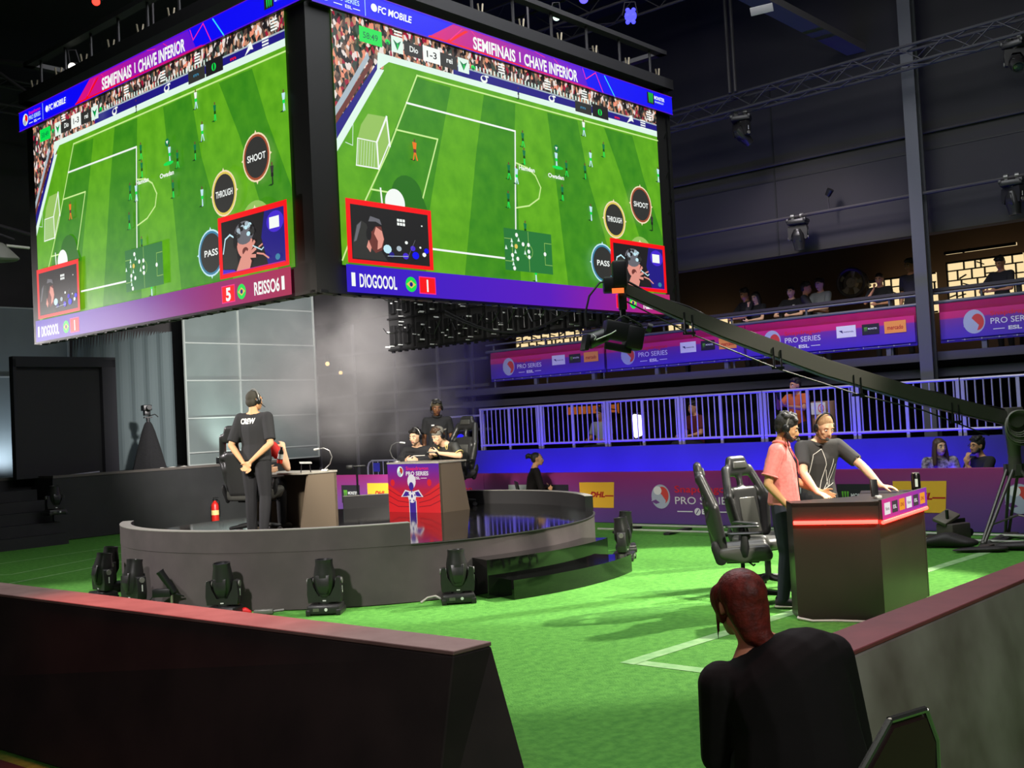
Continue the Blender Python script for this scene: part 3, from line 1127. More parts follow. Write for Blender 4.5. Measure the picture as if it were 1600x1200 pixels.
def player_desk(label, loc, rz, art):
    """local y = 0 is the front, the player sits behind at y > .8"""
    t = thing('player_desk', label, 'desk', loc, rz, 'player desks on the round stage')
    W = 1.06
    for sx in (-1, 1):
        mb = MB()
        x = sx * (W / 2 - .02)
        bo = [(x - .02, 0, 0), (x + .02, 0, 0), (x + .02, .58, 0), (x - .02, .58, 0)]
        tp = [(x - .02, 0, .69), (x + .02, 0, .69), (x + .02, .44, .69), (x - .02, .44, .69)]
        mb.hexa(bo, tp)
        mb.build('side_panel', M_desk, t, smooth=False)
    mb = MB()
    mb.box((0, .02, .345), (W, .036, .69))
    mb.build('front_panel', M_desk, t, smooth=False)
    mb = MB()
    mb.box((0, .27, .70), (W + .02, .56, .025), bev=.004)
    mb.build('tabletop', M_desktop, t, smooth=False)
    if art:
        s = Scr(-W / 2, 0, 1, 1, .0004, -.003)
        g = ramp_glow('art_glow', 2, 0, .71, [(0, (240, 30, 50)), (.45, (225, 25, 70)), (.7, (165, 25, 150)), (1, (96, 40, 205))], emit=True, strength=.62)  # artwork colours emit too, so the printed front glows by itself
        aw, ar, ap, am = glow('art_white', (245, 240, 240), .8), glow('art_red', (250, 30, 40), .7), glow('art_purple', (70, 30, 160), .7), glow('art_pink', (250, 40, 100), .8)
        acr = glow('art_crimson', (180, 10, 40), .6)
        s.rect(0, 0, W, .70, g)
        s.poly([(0, .4), (.35, .22), (.5, .2), (.7, .22), (W, .42), (W, 0), (0, 0)], ar)
        for k in range(3):
            s.line([(.0, .33 - .09 * k), (.2, .24 - .08 * k), (.42, .2 - .06 * k)], .012, acr)
            s.line([(W, .35 - .09 * k), (W - .2, .26 - .08 * k), (W - .42, .2 - .06 * k)], .012, acr)
        s.ell(.1, .42, .045, .05, ar, 12)
        s.ell(W - .2, .42, .045, .05, ar, 12)
        # a stylised keeper's gloves around a football, over a pale helmet
        s.ell(.5, .44, .085, .1, aw, 18)
        s.ell(.49, .37, .05, .06, ap, 14)
        s.poly([(.27, .22), (.36, .32), (.46, .3), (.42, .22)], aw)
        s.poly([(.73, .22), (.64, .32), (.54, .3), (.58, .22)], aw)
        s.poly([(.3, .225), (.37, .3), (.44, .285), (.41, .23)], ap)
        s.poly([(.7, .225), (.63, .3), (.56, .285), (.59, .23)], ap)
        s.rect(.44, 0, .58, .16, ap)
        s.line([(.44, 0), (.44, .17)], .012, aw)
        s.line([(.58, 0), (.58, .17)], .012, aw)
        s.ell(.5, .22, .08, .085, aw, 20)
        s.ell(.5, .23, .02, .028, ap, 6)
        for a in range(5):
            s.ell(.5 + .066 * cos(a * 1.257 + .3), .225 + .07 * sin(a * 1.257 + .3), .014, .016, ap, 6)
        swirl(s, .28, .58, .075, glow('art_ember', (220, 60, 40), .7), .85)
        s.text('Snapdragon', .4, .60, .05, am, .46, .02)
        s.text('PRO SERIES', .4, .525, .055, aw, .46, .03)
        s.text('ESL', .57, .47, .035, aw, .12, .03)
        s.line([(.44, .485), (.54, .485)], .008, aw)
        s.line([(.71, .485), (.82, .485)], .008, aw)
        s.build('front_graphic', t)
    return t


p0 = V(10.80, 11.50, .607)
DESK_R = player_desk('brown player desk with red and purple football artwork on its front', p0, TR_, True)
p1 = V(9.06, 11.60, .607)
DESK_L = player_desk('plain brown player desk beside the standing crew member', p1, TR_ + pi, False)

# ------------------------------------------------------------------ gaming chairs
M_leath = mat('chair_leather', (44, 44, 44), .38, spec=.55)
M_leath2 = mat('chair_leather_grey', (72, 72, 68), .42, spec=.5)


def gaming_chair(label, loc, rz, group):
    t = thing('gaming_chair', label, 'chair', loc, rz, group)
    mb = MB()
    mb.hull([((-.2, -.2, .46), .05), ((.2, -.2, .46), .05), ((-.22, .22, .47), .055), ((.22, .22, .47), .055)])
    for sx in (-1, 1):
        mb.hull([((sx * .24, -.18, .50), .05), ((sx * .26, .2, .52), .055), ((sx * .24, 0, .45), .05)])
    blob('seat', mb, M_leath2, t, .014, 8)
    mb = MB()
    tl = lambda z: -.22 - (z - .5) * .19             # the back leans
    mb.hull([((-.15, tl(.52), .52), .05), ((.15, tl(.52), .52), .05), ((-.14, tl(.98) + .01, .98), .045), ((.14, tl(.98) + .01, .98), .045)])
    for sx in (-1, 1):
        mb.hull([((sx * .2, tl(.55) + .05, .55), .05), ((sx * .27, tl(.95) + .07, .92), .045), ((sx * .2, tl(.8), .8), .05)])
        mb.hull([((sx * .26, tl(.93) + .06, .93), .045), ((sx * .17, tl(1.22), 1.2), .045)])
        mb.hull([((sx * .14, tl(.96), .96), .04), ((sx * .25, tl(.95) + .03, .95), .04)])
    mb.hull([((0, tl(.98), .98), .035), ((0, tl(1.2), 1.2), .035)])
    mb.hull([((-.13, tl(1.2), 1.17), .045), ((.13, tl(1.2), 1.17), .045), ((-.09, tl(1.3), 1.3), .04), ((.09, tl(1.3), 1.3), .04)])
    bk = blob('backrest', mb, M_leath, t, .013, 8)
    mb = MB()
    mb.hull([((-.11, tl(.55) + .052, .56), .012), ((.11, tl(.55) + .052, .56), .012), ((-.1, tl(.92) + .055, .9), .012), ((.1, tl(.92) + .055, .9), .012)], 6)
    mb.build('centre_pad', M_leath2, bk)
    mb = MB()
    mb.hull([((-.09, tl(1.22) + .045, 1.22), .012), ((.09, tl(1.22) + .045, 1.22), .012), ((-.08, tl(1.27) + .042, 1.27), .012), ((.08, tl(1.27) + .042, 1.27), .012)], 6)
    mb.build('headrest_pad', M_leath2, bk)
    for sx in (-1, 1):
        mb = MB()
        mb.hull([((sx * .27, .02, .47), (.02, .05, .03)), ((sx * .31, .02, .58), (.02, .035, .1)), ((sx * .31, .02, .66), (.018, .03, .02))], 6)
        a = mb.build('armrest', M_blk, t)
        mb = MB()
        mb.hull([((sx * .31, -.1, .685), (.045, .04, .014)), ((sx * .31, .15, .685), (.04, .04, .014))], 6)
        mb.build('arm_pad', M_blkm, a)
        mb = MB()
        mb.hull([((sx * .24, -.2, .43), (.015, .05, .04)), ((sx * .26, -.25, .56), (.018, .035, .06))], 6)
        mb.build('hinge_cover', M_blk, t)
    mb = MB()
    mb.cyl((0, 0, .1), (0, 0, .30), .032)
    mb.cyl((0, 0, .28), (0, 0, .42), .02)
    mb.box((0, 0, .41), (.26, .3, .04), bev=.008)
    mb.tube([(.1, .05, .40), (.26, .09, .385), (.3, .1, .40)], .008, 6)
    mb.build('gas_lift', M_blkm, t)
    mb = MB()
    for k in range(5):
        a = 2 * pi * k / 5 + .3
        mb.hull([((.04 * cos(a), .04 * sin(a), .11), .035), ((.31 * cos(a), .31 * sin(a), .085), .02)], 6)
    mb.build('star_base', M_blk, t)
    for k in range(5):
        a = 2 * pi * k / 5 + .3
        c = Vector((.31 * cos(a), .31 * sin(a), .032))
        q = Vector((-sin(a), cos(a), 0))
        mb = MB()
        mb.cyl(c - q * .028, c - q * .008, .031, n=12)
        mb.cyl(c + q * .008, c + q * .028, .031, n=12)
        mb.cyl(c - q * .01, c + q * .01, .012, n=8)
        mb.cyl(c, c + Vector((0, 0, .05)), .01, n=8)
        mb.build('caster', mat('caster_grey', (70, 68, 70), .4), t)
    return t


CH1 = gaming_chair('black gaming chair nearest the redhead, side-on left of the casters', (2.08, 10.42, 0), -1.74, 'gaming chairs by the casters')
CH2 = dup(CH1, (2.50, 11.25, 0), -2.55, 'black gaming chair behind the man in the pink shirt')
CH3 = dup(CH1, V(11.60, 11.5, .607), TR_ + pi, 'black gaming chair of the player in the cap on stage')
CH4 = dup(CH1, (-3.27, 13.70, .607), -.35, 'gaming chair half hidden behind the crew member on stage')
CH3['group'] = CH4['group'] = 'gaming chairs at the player desks'

# ------------------------------------------------------------------ moving-head stage lights
M_mh = mat('fixture_plastic', (38, 37, 37), .36, spec=.5, bump=(60, .05))
M_lab = mat('sticker_white', (225, 225, 220), .5)


def moving_head(label, loc, rz, tilt, group, pan=0, hang=False):
    t = thing('moving_head_light', label, 'stage light', loc, rz, group)
    mb = MB()
    mb.box((0, 0, .055), (.33, .27, .09), bev=.022)
    for sx in (-1, 1):
        mb.box((sx * .15, 0, .03), (.05, .28, .06), bev=.01)
    b = mb.build('base', M_mh, t)
    mb = MB()
    mb.box((-.07, -.1365, .058), (.06, .003, .03))
    mb.build('display', mat('lcd_dim', (90, 92, 80), .3), b, smooth=False)
    mb = MB()
    mb.cyl((.03, -.1365, .058), (.03, -.139, .058), .016, n=16)
    mb.build('badge', M_lab, b, smooth=False)
    mb = MB()
    poly = [(-.165, .115), (.165, .115), (.172, .2), (.165, .355), (.12, .365), (.112, .27), (.06, .175), (-.06, .175), (-.112, .27), (-.12, .365), (-.165, .355), (-.172, .2)]
    M = Matrix(((1, 0, 0, 0), (0, 0, -1, 0), (0, 1, 0, 0), (0, 0, 0, 1)))
    mb.prism(poly, -.055, .055, M)
    mb.cyl((0, 0, .09), (0, 0, .12), .07)
    bmesh.ops.bevel(mb.bm, geom=[e for e in mb.bm.edges if e.calc_length() > .05], offset=.006, segments=1, affect='EDGES')
    y = mb.build('yoke', M_mh, t)
    y.rotation_euler = (0, 0, pan)
    mb = MB()
    mb.box((0, -.0565, .135), (.035, .003, .012))
    mb.build('badge', M_lab, y, smooth=False)
    for sx in (-1, 1):
        mb = MB()
        mb.cyl((sx * .11, 0, .325), (sx * .178, 0, .325), .03, n=14)
        mb.build('tilt_hub', mat('hub_grey', (120, 118, 112), .35), y)
    mb = MB()
    mb.box((.1735, 0, .24), (.003, .012, .07))
    mb.build('side_sticker', M_lab, y, smooth=False)
    mb = MB()
    mb.lathe([(.05, -.155), (.075, -.15), (.098, -.08), (.112, 0), (.108, .08), (.088, .175), (.09, .2), (.09, .215), (.08, .216), (.075, .195)], 10, sy=.95)
    for sy in (-1, 1):
        mb.hull([((-.05, sy * .093, -.04), .014), ((.05, sy * .093, -.04), .014), ((.062, sy * .09, .06), .008), ((-.062, sy * .09, .06), .008), ((-.03, sy * .07, -.11), .014), ((.03, sy * .07, -.11), .014)], 5)
    h = mb.build('lamp_head', M_mh, y, autos=50)
    h.location = (0, 0, .325)
    h.rotation_euler = (tilt, 0, 0)
    mb = MB()
    mb.lathe([(.076, .192), (.05, .203), (.01, .206)], 20)
    mb.build('lens', mat('lens_glass', (30, 34, 44), .05, spec=.8), h)
    if hang:
        y.location = (0, 0, 0)
        t.rotation_euler = (pi, 0, rz)
        for sx in (-1, 1):
            mb = MB()
            mb.box((sx * .08, 0, -.02), (.05, .05, .07), bev=.008)
            mb.cyl((sx * .08 - .03, 0, -.055), (sx * .08 + .03, 0, -.055), .045, n=12)
            mb.build('hook_clamp', mat('clamp_grey', (130, 130, 128), .4, .6), t)
    return t


G_ = 'moving head lights around the round stage'
moving_head('moving head light on the turf, at the centre of the stage front', (-1.97, 11.07, 0), -.05, .03, G_)
moving_head('moving head light on the turf just left of the stage steps', (-.66, 11.33, 0), .12, -.04, G_)
moving_head('moving head light behind the red barrier, right of the small tilted spotlight', (-3.03, 11.24, 0), -.22, .12, G_, .1)
moving_head('moving head light between the small tilted spotlight and the leftmost pair', (-4.2, 11.98, 0), -.95, -.12, G_, .25)
moving_head('front one of the pair of lights at the far left of the stage', (-4.86, 12.85, 0), -1.0, -.16, G_, .2)
moving_head('rear one of the pair of lights at the far left of the stage', (-5.05, 13.6, 0), -1.2, -.1, G_, .1)
moving_head('front one of the pair of lights at the right end of the stage', (1.30, 14.0, 0), 1.35, -.1, G_, 0)
moving_head('rear one of the pair of lights at the right end of the stage', (1.42, 14.9, 0), 1.5, .08, G_, 0)
moving_head('dim moving head light on the platform steps at far left', V(9.66, 19.95, .54), TH, .05, 'lights on the far platform', 0)

# small tilted spotlight on a stand with its ballast box
t = thing('small_spotlight', 'small tilted spotlight on a short silver stand before the stage', 'stage light', (-3.71, 11.72, 0), 0)
mb = MB()
mb.cyl((0, 0, 0), (0, 0, .17), .016, n=12)
mb.cyl((0, 0, 0), (0, 0, .012), .09, n=20)
mb.build('stand', mat('stand_silver', (170, 165, 150), .3, .7), t)
mb = MB()
mb.cyl((.03, 0, .2), (-.1, -.03, .42), .036, .04, 16)
mb.cyl((-.1, -.03, .42), (-.108, -.032, .434), .043, n=16)
mb.build('lamp_barrel', M_blkm, t)
mb = MB()
mb.box((-.1, 0, .2), (.19, .08, .085), bev=.008)
mb.build('ballast_box', M_blkm, t)
mb = MB()
mb.hull([((.02, 0, .19), .012), ((.12, .02, .15), .008)], 5)
mb.build('clamp_arm', M_blkm, t)
mb = MB()
mb.tube([(-.19, 0, .18), (-.24, 0, .12), (-.21, -.02, .05), (-.1, -.04, .012), (-.02, -.05, .012)], .007, 6)
mb.build('cable', M_blk, t)

# cables and a red plug at the foot of the stage
mb = MB()
mb.tube([(-1.05, 11.38, .01), (-.98, 11.42, .05), (-.9, 11.43, .06), (-.83, 11.40, .03), (-.76, 11.36, .012)], .012, 6)
tag(mb.build('cable', mat('cable_grey', (160, 156, 146), .5)), 'pale cable looping to the light left of the stage steps', 'cable')
mb = MB()
mb.box((-2.62, 11.19, .03), (.2, .06, .05), bev=.012)
mb.cyl((-2.52, 11.19, .03), (-2.42, 11.21, .035), .014)
tag(mb.build('cable_connector', mat('connector_grey', (120, 118, 112), .4, .4)), 'grey cable connector lying at the stage foot by the red barrier top', 'connector')
mb = MB()
mb.hull([((-2.93, 11.3, .03), .03), ((-2.83, 11.28, .035), .035), ((-2.78, 11.27, .02), .02)], 8)
tag(mb.build('red_plug', mat('plug_red', (230, 20, 20), .5)), 'small red plug on the turf before the stage', 'plug')

# ------------------------------------------------------------------ perimeter boards
def pm(name, c, rough=.45):
    return mat(name, c, rough)


BW = pm('print_white', (232, 230, 236))
BR_ = pm('print_red', (225, 40, 60))
BY = pm('print_yellow', (248, 190, 60))
BDR = pm('print_dhl_red', (190, 30, 40))
BDK = pm('print_dark', (44, 40, 52))
BLG = pm('print_lime', (110, 190, 60))
BSI = pm('print_silver', (176, 184, 206))
BCO = pm('print_coral', (214, 70, 66))
BNA = pm('print_navy', (50, 40, 110))
BOARD = ramp_glow('board_print', 2, 0, .9, [(0, (92, 66, 138)), (.4, (114, 66, 142)), (.75, (140, 54, 130)), (1, (158, 48, 122))], emit=False, rough=.4)


def sphere_logo(s, u, v, r):
    s.ell(u, v, r * .92, r, BSI)
    s.ell(u + .16 * r, v + .1 * r, r * .62, r * .72, BCO)
    s.poly([(u - .95 * r, v - .35 * r), (u - .3 * r, v + .5 * r), (u + .12 * r, v + .15 * r), (u + .5 * r, v - .35 * r), (u + .25 * r, v - .9 * r), (u - .4 * r, v - .86 * r)], BSI)
    s.poly([(u - .95 * r, v - .4 * r), (u - .5 * r, v - .25 * r), (u - .1 * r, v - .5 * r), (u - .5 * r, v - .62 * r)], BOARD)
    s.ell(u - .28 * r, v + .5 * r, .4 * r, .36 * r, BW, 14)


def dhl(s, u0, v0, w, h, slant=.06):
    s.poly([(u0, v0), (u0 + w * .95, v0), (u0 + w, v0 + h), (u0 + slant * 0, v0 + h)], BY)
    s.text('DHL', u0 + w * .3, v0 + h * .42, h * .2, BDR, w * .42, .05, 'L', .35)
    s.line([(u0 + w * .03, v0 + h * .47), (u0 + w * .28, v0 + h * .47)], h * .03, BDR)
    s.line([(u0 + w * .74, v0 + h * .47), (u0 + w * .95, v0 + h * .47)], h * .05, BDR)


def mon_sign(s, u0, v0, w, h):
    s.rect(u0, v0, u0 + w, v0 + h, BDK)
    for k in range(3):
        s.poly([(u0 + w * (.12 + .07 * k), v0 + h * .72), (u0 + w * (.17 + .07 * k), v0 + h * .72), (u0 + w * (.155 + .06 * k), v0 + h * .25)], BLG)
    s.text('MONSTER', u0 + w * .36, v0 + h * .48, h * .16, BW, w * .52, .02)


def white_sign(s, u0, v0, w, h):
    s.rect(u0, v0, u0 + w, v0 + h, BW)
    s.poly([(u0 + w * .12, v0 + h * .6), (u0 + w * .3, v0 + h * .62), (u0 + w * .34, v0 + h * .35)], BNA)
    s.text('motorola', u0 + w * .36, v0 + h * .42, h * .14, BNA, w * .52, .01)


for k, (D, lab) in enumerate(((17.4, 'purple sponsor board at the left, partly behind the player desks'),
                              (11.75, 'purple sponsor board with large round emblem behind the gaming chairs'),
                              (6.1, 'purple sponsor board on the right, behind the casters and camera crane'))):
    t = thing('perimeter_board', lab, 'advertising board', V(15.3, D + 2.6, 0), TR_, 'printed boards around the turf')
    mb = MB()
    mb.box((2.825, .03, .44), (5.645, .05, .872), bev=.006)
    mb.build('board_panel', BOARD, t, smooth=False)
    mb = MB()
    for x in (.6, 2.8, 5.0):
        mb.box((x, .25, .03), (.06, .44, .06))
        mb.hexa([(x - .02, .05, 0), (x + .02, .05, 0), (x + .02, .45, 0), (x - .02, .45, 0)], [(x - .02, .05, .7), (x + .02, .05, .7), (x + .02, .08, .7), (x - .02, .08, .7)])
    mb.box((2.8, .06, .06), (5.4, .02, .04))
    mb.build('support_frame', M_blk, t, smooth=False)
    s = Scr(0, 0, 1, 1, .0006, .004)
    s.rect(.02, .02, 5.62, .85, BOARD)
    white_sign(s, .62, .28, .58, .38)
    mon_sign(s, 1.45, .28, .6, .38)
    dhl(s, 2.3, .26, .76, .44)
    sphere_logo(s, 4.0, .46, .2)
    s.text('Snapdragon', 4.28, .53, .11, BR_, 1.06, .012)
    s.text('PRO SERIES', 4.28, .34, .12, BW, 1.06, .002)
    s.line([(4.32, .22), (4.6, .22)], .016, BW)
    s.line([(5.02, .22), (5.28, .22)], .016, BW)
    s.ell(4.7, .22, .06, .06, BW, 18)
    s.line([(4.675, .19), (4.72, .25)], .014, BNA)
    s.text('ESL', 4.78, .185, .075, BW, .2, .04)
    s.build('board_print', t)

# ------------------------------------------------------------------ railing over the fascia
M_rail = mat('rail_galvanised', (176, 172, 190), .4, .25)
bj = [15.66 - 1.635 * i for i in range(9)]


def rail_panel(label, b, L):
    t = thing('guard_rail', label, 'railing', V(16.68, b, 1.27), TR_, 'railing panels above the blue fascia')
    for x in (.03, L / 2, L - .03):
        mb = MB()
        mb.box((x, 0, .42), (.05, .03, .84))
        mb.build('post', M_rail, t, smooth=False)
    for z in (.10, .84):
        mb = MB()
        mb.cyl((0, 0, z), (L, 0, z), .022, n=8)
        mb.build('rail', M_rail, t)
    n = 13
    for i in range(n):
        x = .03 + (i + .5) * (L - .06) / n
        if abs(x - L / 2) < .03:
            continue
        mb = MB()
        mb.cyl((x, 0, .1), (x, 0, .84), .0125, n=6, caps=False)
        mb.build('bar', M_rail, t)
    return t


names = ['leftmost railing panel above the blue wall, beside the player desk',
         'second railing panel from the left end above the blue wall',
         'third railing panel from the left, glare of a white light behind it',
         'fourth railing panel from the left, above the round board emblem',
         'railing panel left of the phone-holding spectator in orange',
         'railing panel in front of the phone-holding spectator in orange',
         'railing panel crossed by the lower rod of the camera crane',
         'railing panel just left of the crane tripod head',
         'rightmost railing panel at the edge of the view']
for i in range(9):
    rail_panel(names[i], bj[i], 1.62)
# bare gate frames left of the railing
t = thing('gate_frame', 'open metal gate frame left of the railing behind the player chair', 'gate', V(17.1, 17.25, .62), TR_)
for x in (0, .3, 1.0, 1.3):
    mb = MB()
    mb.box((x, 0, .7), (.04, .04, 1.4))
    mb.build('post', M_rail, t, smooth=False)
mb = MB()
mb.box((.65, 0, 1.38), (1.34, .04, .04))
mb.build('rail', M_rail, t, smooth=False)
t = thing('crowd_barrier', 'rounded steel crowd barrier left of the artwork desk', 'barrier', V(16.9, 19.5, 0), TR_)
mb = MB()
mb.tube([(0, 0, 0), (0, 0, .95), (.05, 0, 1.05), (.15, 0, 1.1), (1.6, 0, 1.1), (1.7, 0, 1.05), (1.75, 0, .95), (1.75, 0, 0)], .022, 8)
mb.build('frame', M_rail, t)
for i in range(9):
    mb = MB()
    mb.cyl((.18 + i * .175, 0, .2), (.18 + i * .175, 0, 1.1), .009, n=6)
    mb.build('bar', M_rail, t)
mb = MB()
mb.cyl((0, 0, .2), (1.75, 0, .2), .015, n=6)
mb.build('rail', M_rail, t)
mb = MB()
mb.box((.32, -.02, .95), (.22, .008, .2))
mb.build('sign_plate', mat('plate_blue', (60, 60, 190), .5), t, smooth=False)

# ------------------------------------------------------------------ balcony banners and rail
BAN = ramp_glow('banner_print', 2, 0, .64, [(0, (70, 44, 190)), (.35, (92, 50, 176)), (.58, (120, 50, 160)), (.62, (205, 36, 120)), (1, (222, 40, 128))], emit=False, rough=.5)
labs = ['purple and pink balcony banner furthest left, below the hanging screens', 'purple and pink balcony banner above the crane camera head',
        'purple and pink balcony banner crossed by the crane arm', 'purple and pink balcony banner right of the grey column']
for k, b in enumerate((16.45, 13.27, 10.1, 6.56)):
    t = thing('balcony_banner', labs[k], 'banner', V(17.95, b, 2.73), TR_, 'sponsor banners along the balcony')
    L = 3.16
    mb = MB()
    n = 40
    vs = []
    for i in range(n + 1):
        x = L * i / n
        wv = .006 * sin(i * 1.3) + .005 * sin(i * .53 + k)
        vs.append([mb.bm.verts.new((x, wv + .012 * (z > .5), z)) for z in (0, .2, .4, .6, .64)])
    for A, B in zip(vs, vs[1:]):
        for q in range(4):
            mb.bm.faces.new((A[q], B[q], B[q + 1], A[q + 1]))
    bmesh.ops.solidify(mb.bm, geom=mb.bm.faces[:], thickness=.006)
    cloth = mb.build('cloth', BAN, t)
    mb = MB()
    for i in range(12):
        mb.cyl((.12 + i * .265, -.012, .03), (.12 + i * .265, -.02, .03), .012, n=8)
        if i:
            mb.tube([(.12 + (i - 1) * .265, -.006, .03), (.12 + i * .265, -.006, .03)], .003, 4)
    mb.build('eyelets', mat('eyelet_steel', (220, 220, 228), .3, .5), t)
    s = Scr(0, 0, 1, 1, .0006, -.02)
    s.rect(.02, .06, 3.14, .5, BAN)
    u, v = .55, .3
    s.ell(u, v, .17, .19, BSI)
    s.ell(u + .05, v - .01, .1, .13, BCO)
    s.poly([(u - .17, v - .06), (u - .04, v + .06), (u + .07, v - .06), (u + .02, v - .18), (u - .1, v - .15)], BSI)
    s.text('Snapdragon', .8, .37, .07, BR_, .68, .01)
    s.text('PRO SERIES', .8, .24, .09, BW, .68, .006)
    s.text('ESL', 1.06, .13, .055, BW, .2, .04)
    s.line([(.84, .155), (1.0, .155)], .012, BW)
    s.line([(1.3, .155), (1.46, .155)], .012, BW)
    white_sign(s, 1.78, .24, .35, .2)
    mon_sign(s, 2.24, .25, .3, .18)
    s.rect(2.63, .24, 3.0, .44, pm('print_orange', (250, 160, 80)))
    s.text('mercado', 2.68, .3, .07, BDR, .27, .02)
    s.build('banner_print', t)
t = thing('balcony_rail', 'grey steel handrail running along the balcony above the banners', 'railing', V(17.99, 16.6, 2.6), TR_)
for z, r in ((.80, .03), (.95, .02)):
    mb = MB()
    mb.cyl((0, .0, z), (14, 0, z), r, n=8)
    mb.build('rail', M_grey, t)
for i in range(10):
    mb = MB()
    mb.cyl((.2 + i * 1.5, .03, 0), (.2 + i * 1.5, .03, .95), .02, n=8)
    mb.build('post', M_grey, t)
t = thing('balcony_counter', 'dark counter ledge in front of the balcony guests', 'counter', V(18.25, 14, 2.6), TR_)
mb = MB()
mb.box((5.5, 0, 1.02), (11, .3, .05))
mb.build('ledge', mat('ledge_grey', (60, 56, 60), .5), t, smooth=False)
for i in range(6):
    mb = MB()
    mb.box((.4 + i * 2.05, 0, .5), (.06, .1, 1.0))
    mb.build('post', M_blk, t, smooth=False)

# back-lit pierced panels of the balcony bar
M_mos = glow('mosaic_lit', (255, 226, 170), 1.0, sample=False)
M_amber = glow('amber_lit', (235, 160, 70), .9)


def lit_panel(label, b0, b1, z0, z1, seed, m=None, a=20.6):
    t = thing('backlit_panel', label, 'light panel', V(a, b0, z0), TR_, 'back-lit panels of the balcony bar')
    L, Hh = b0 - b1, z1 - z0
    mb = MB()
    mb.box((L / 2, .05, Hh / 2), (L, .04, Hh))
    mb.build('light_box', m or M_mos, t, smooth=False)
    q = random.Random(seed)
    mb = MB()
    y = -.02
    mb.box((L / 2, 0, Hh - .015), (L, .05, .03))
    mb.box((L / 2, 0, .015), (L, .05, .03))
    n = max(2, int(L / .2))
    rws = max(1, int(Hh / .17))
    for j in range(rws):
        zz = Hh * j / rws
        mb.box((L / 2, 0, zz + .01), (L, .04, .022))
        x = 0
        while x < L:
            mb.box((x, 0, zz + Hh / rws / 2), (.022, .042, Hh / rws))
            if q.random() < .5:
                mb.box((x + .09, 0, zz + Hh / rws * q.uniform(.35, .65)), (.14, .044, .02), Euler((0, q.uniform(-.5, .5), 0)).to_matrix())
            x += q.uniform(.1, .32)
    mb.build('pierced_screen', M_blk, t, smooth=False)
    return t


lit_panel('bright pierced light panel right of the grey column', 7.33, 6.0, 3.45, 4.35, 1)
lit_panel('bright pierced light panel at the far right of the balcony', 5.75, 4.6, 3.45, 4.45, 2)
lit_panel('bright pierced light panel between the fan and the grey column', 8.85, 7.55, 3.45, 4.2, 3)
lit_panel('thin lit panel low behind the balcony guests', 11.0, 9.75, 3.5, 3.62, 4)
lit_panel('two-row light panel left of the hanging crane camera', 18.0, 15.9, 3.35, 3.95, 5)
lit_panel('light panel seen right of the hanging crane camera', 13.5, 11.9, 3.35, 3.85, 6)
lit_panel('long light strip above the panel right of the column', 7.35, 6.1, 4.5, 4.55, 7)
lit_panel('amber light box low beside the balcony ledge', 8.15, 7.4, 2.95, 3.15, 8, M_amber, 19.8)
lit_panel('amber light box low right of the column', 6.95, 5.85, 2.98, 3.2, 9, M_amber, 19.6)
lit_panel('amber glow under the leftmost balcony banner', 16.5, 15.0, 1.9, 2.14, 10, glow('amber_dim', (170, 90, 30), .7), 20.6)

# ------------------------------------------------------------------ left platform and backdrop
M_plat = mat('platform_black', (34, 34, 35), .7, noise=((28, 28, 29), 3, 4))
t = thing('back_platform', 'long black platform along the far left wall', 'stage', (0, 0, 0), TH)
mb = MB()
mb.box((9.9 + 2.7, 22.5, .61), (5.4, 4.0, 1.2))
mb.box((7.4, 22.95, .61), (5.0, 3.1, 1.2))
mb.build('riser', M_plat, t, smooth=False)
mb = MB()
mb.box((9.9 + 2.7, 20.5, 1.225), (5.4, .04, .05))
mb.box((9.92, 20.95, 1.225), (.04, .9, .05))
mb.box((7.4, 21.4, 1.225), (5.0, .04, .05))
mb.build('edge_trim', mat('platform_edge', (84, 78, 74), .5), t, smooth=False)
t = thing('platform_steps', 'flight of black steps up to the far left platform', 'stairs', V(6.7, 19.75, 0), TH)
for i in range(5):
    mb = MB()
    mb.box((0, .15 + i * .3 + (1.5 - i * .3) / 2 - .15, .1 + i * .2), (6.2, 1.5 - i * .3, .2))
    mb.build('step', M_plat, t, smooth=False)

M_pan = mat('backdrop_fabric', (110, 120, 118), .5, noise=((102, 112, 110), 1.2, 3))
M_panf = mat('backdrop_frame', (160, 166, 162), .4)


def backdrop(label, b, a0, acs, z0, zs):
    t = thing('backdrop_wall', label, 'backdrop', V(a0, b, 0), TH)
    xs = [0] + [x - a0 for x in acs]
    zz = [z0] + zs
    for i in range(len(xs) - 1):
        for j in range(len(zz) - 1):
            mb = MB()
            mb.box(((xs[i] + xs[i + 1]) / 2, .03, (zz[j] + zz[j + 1]) / 2), (xs[i + 1] - xs[i], .03, zz[j + 1] - zz[j]))
            mb.build('fabric_panel', M_pan, t, smooth=False)
    for x in xs:
        mb = MB()
        mb.box((x, 0, (zz[0] + zz[-1]) / 2), (.035, .05, zz[-1] - zz[0]))
        mb.build('upright', M_panf, t, smooth=False)
    for z in zz:
        mb = MB()
        mb.box((xs[-1] / 2, 0, z), (xs[-1], .045, .03))
        mb.build('crossbar', M_panf, t, smooth=False)
    return t


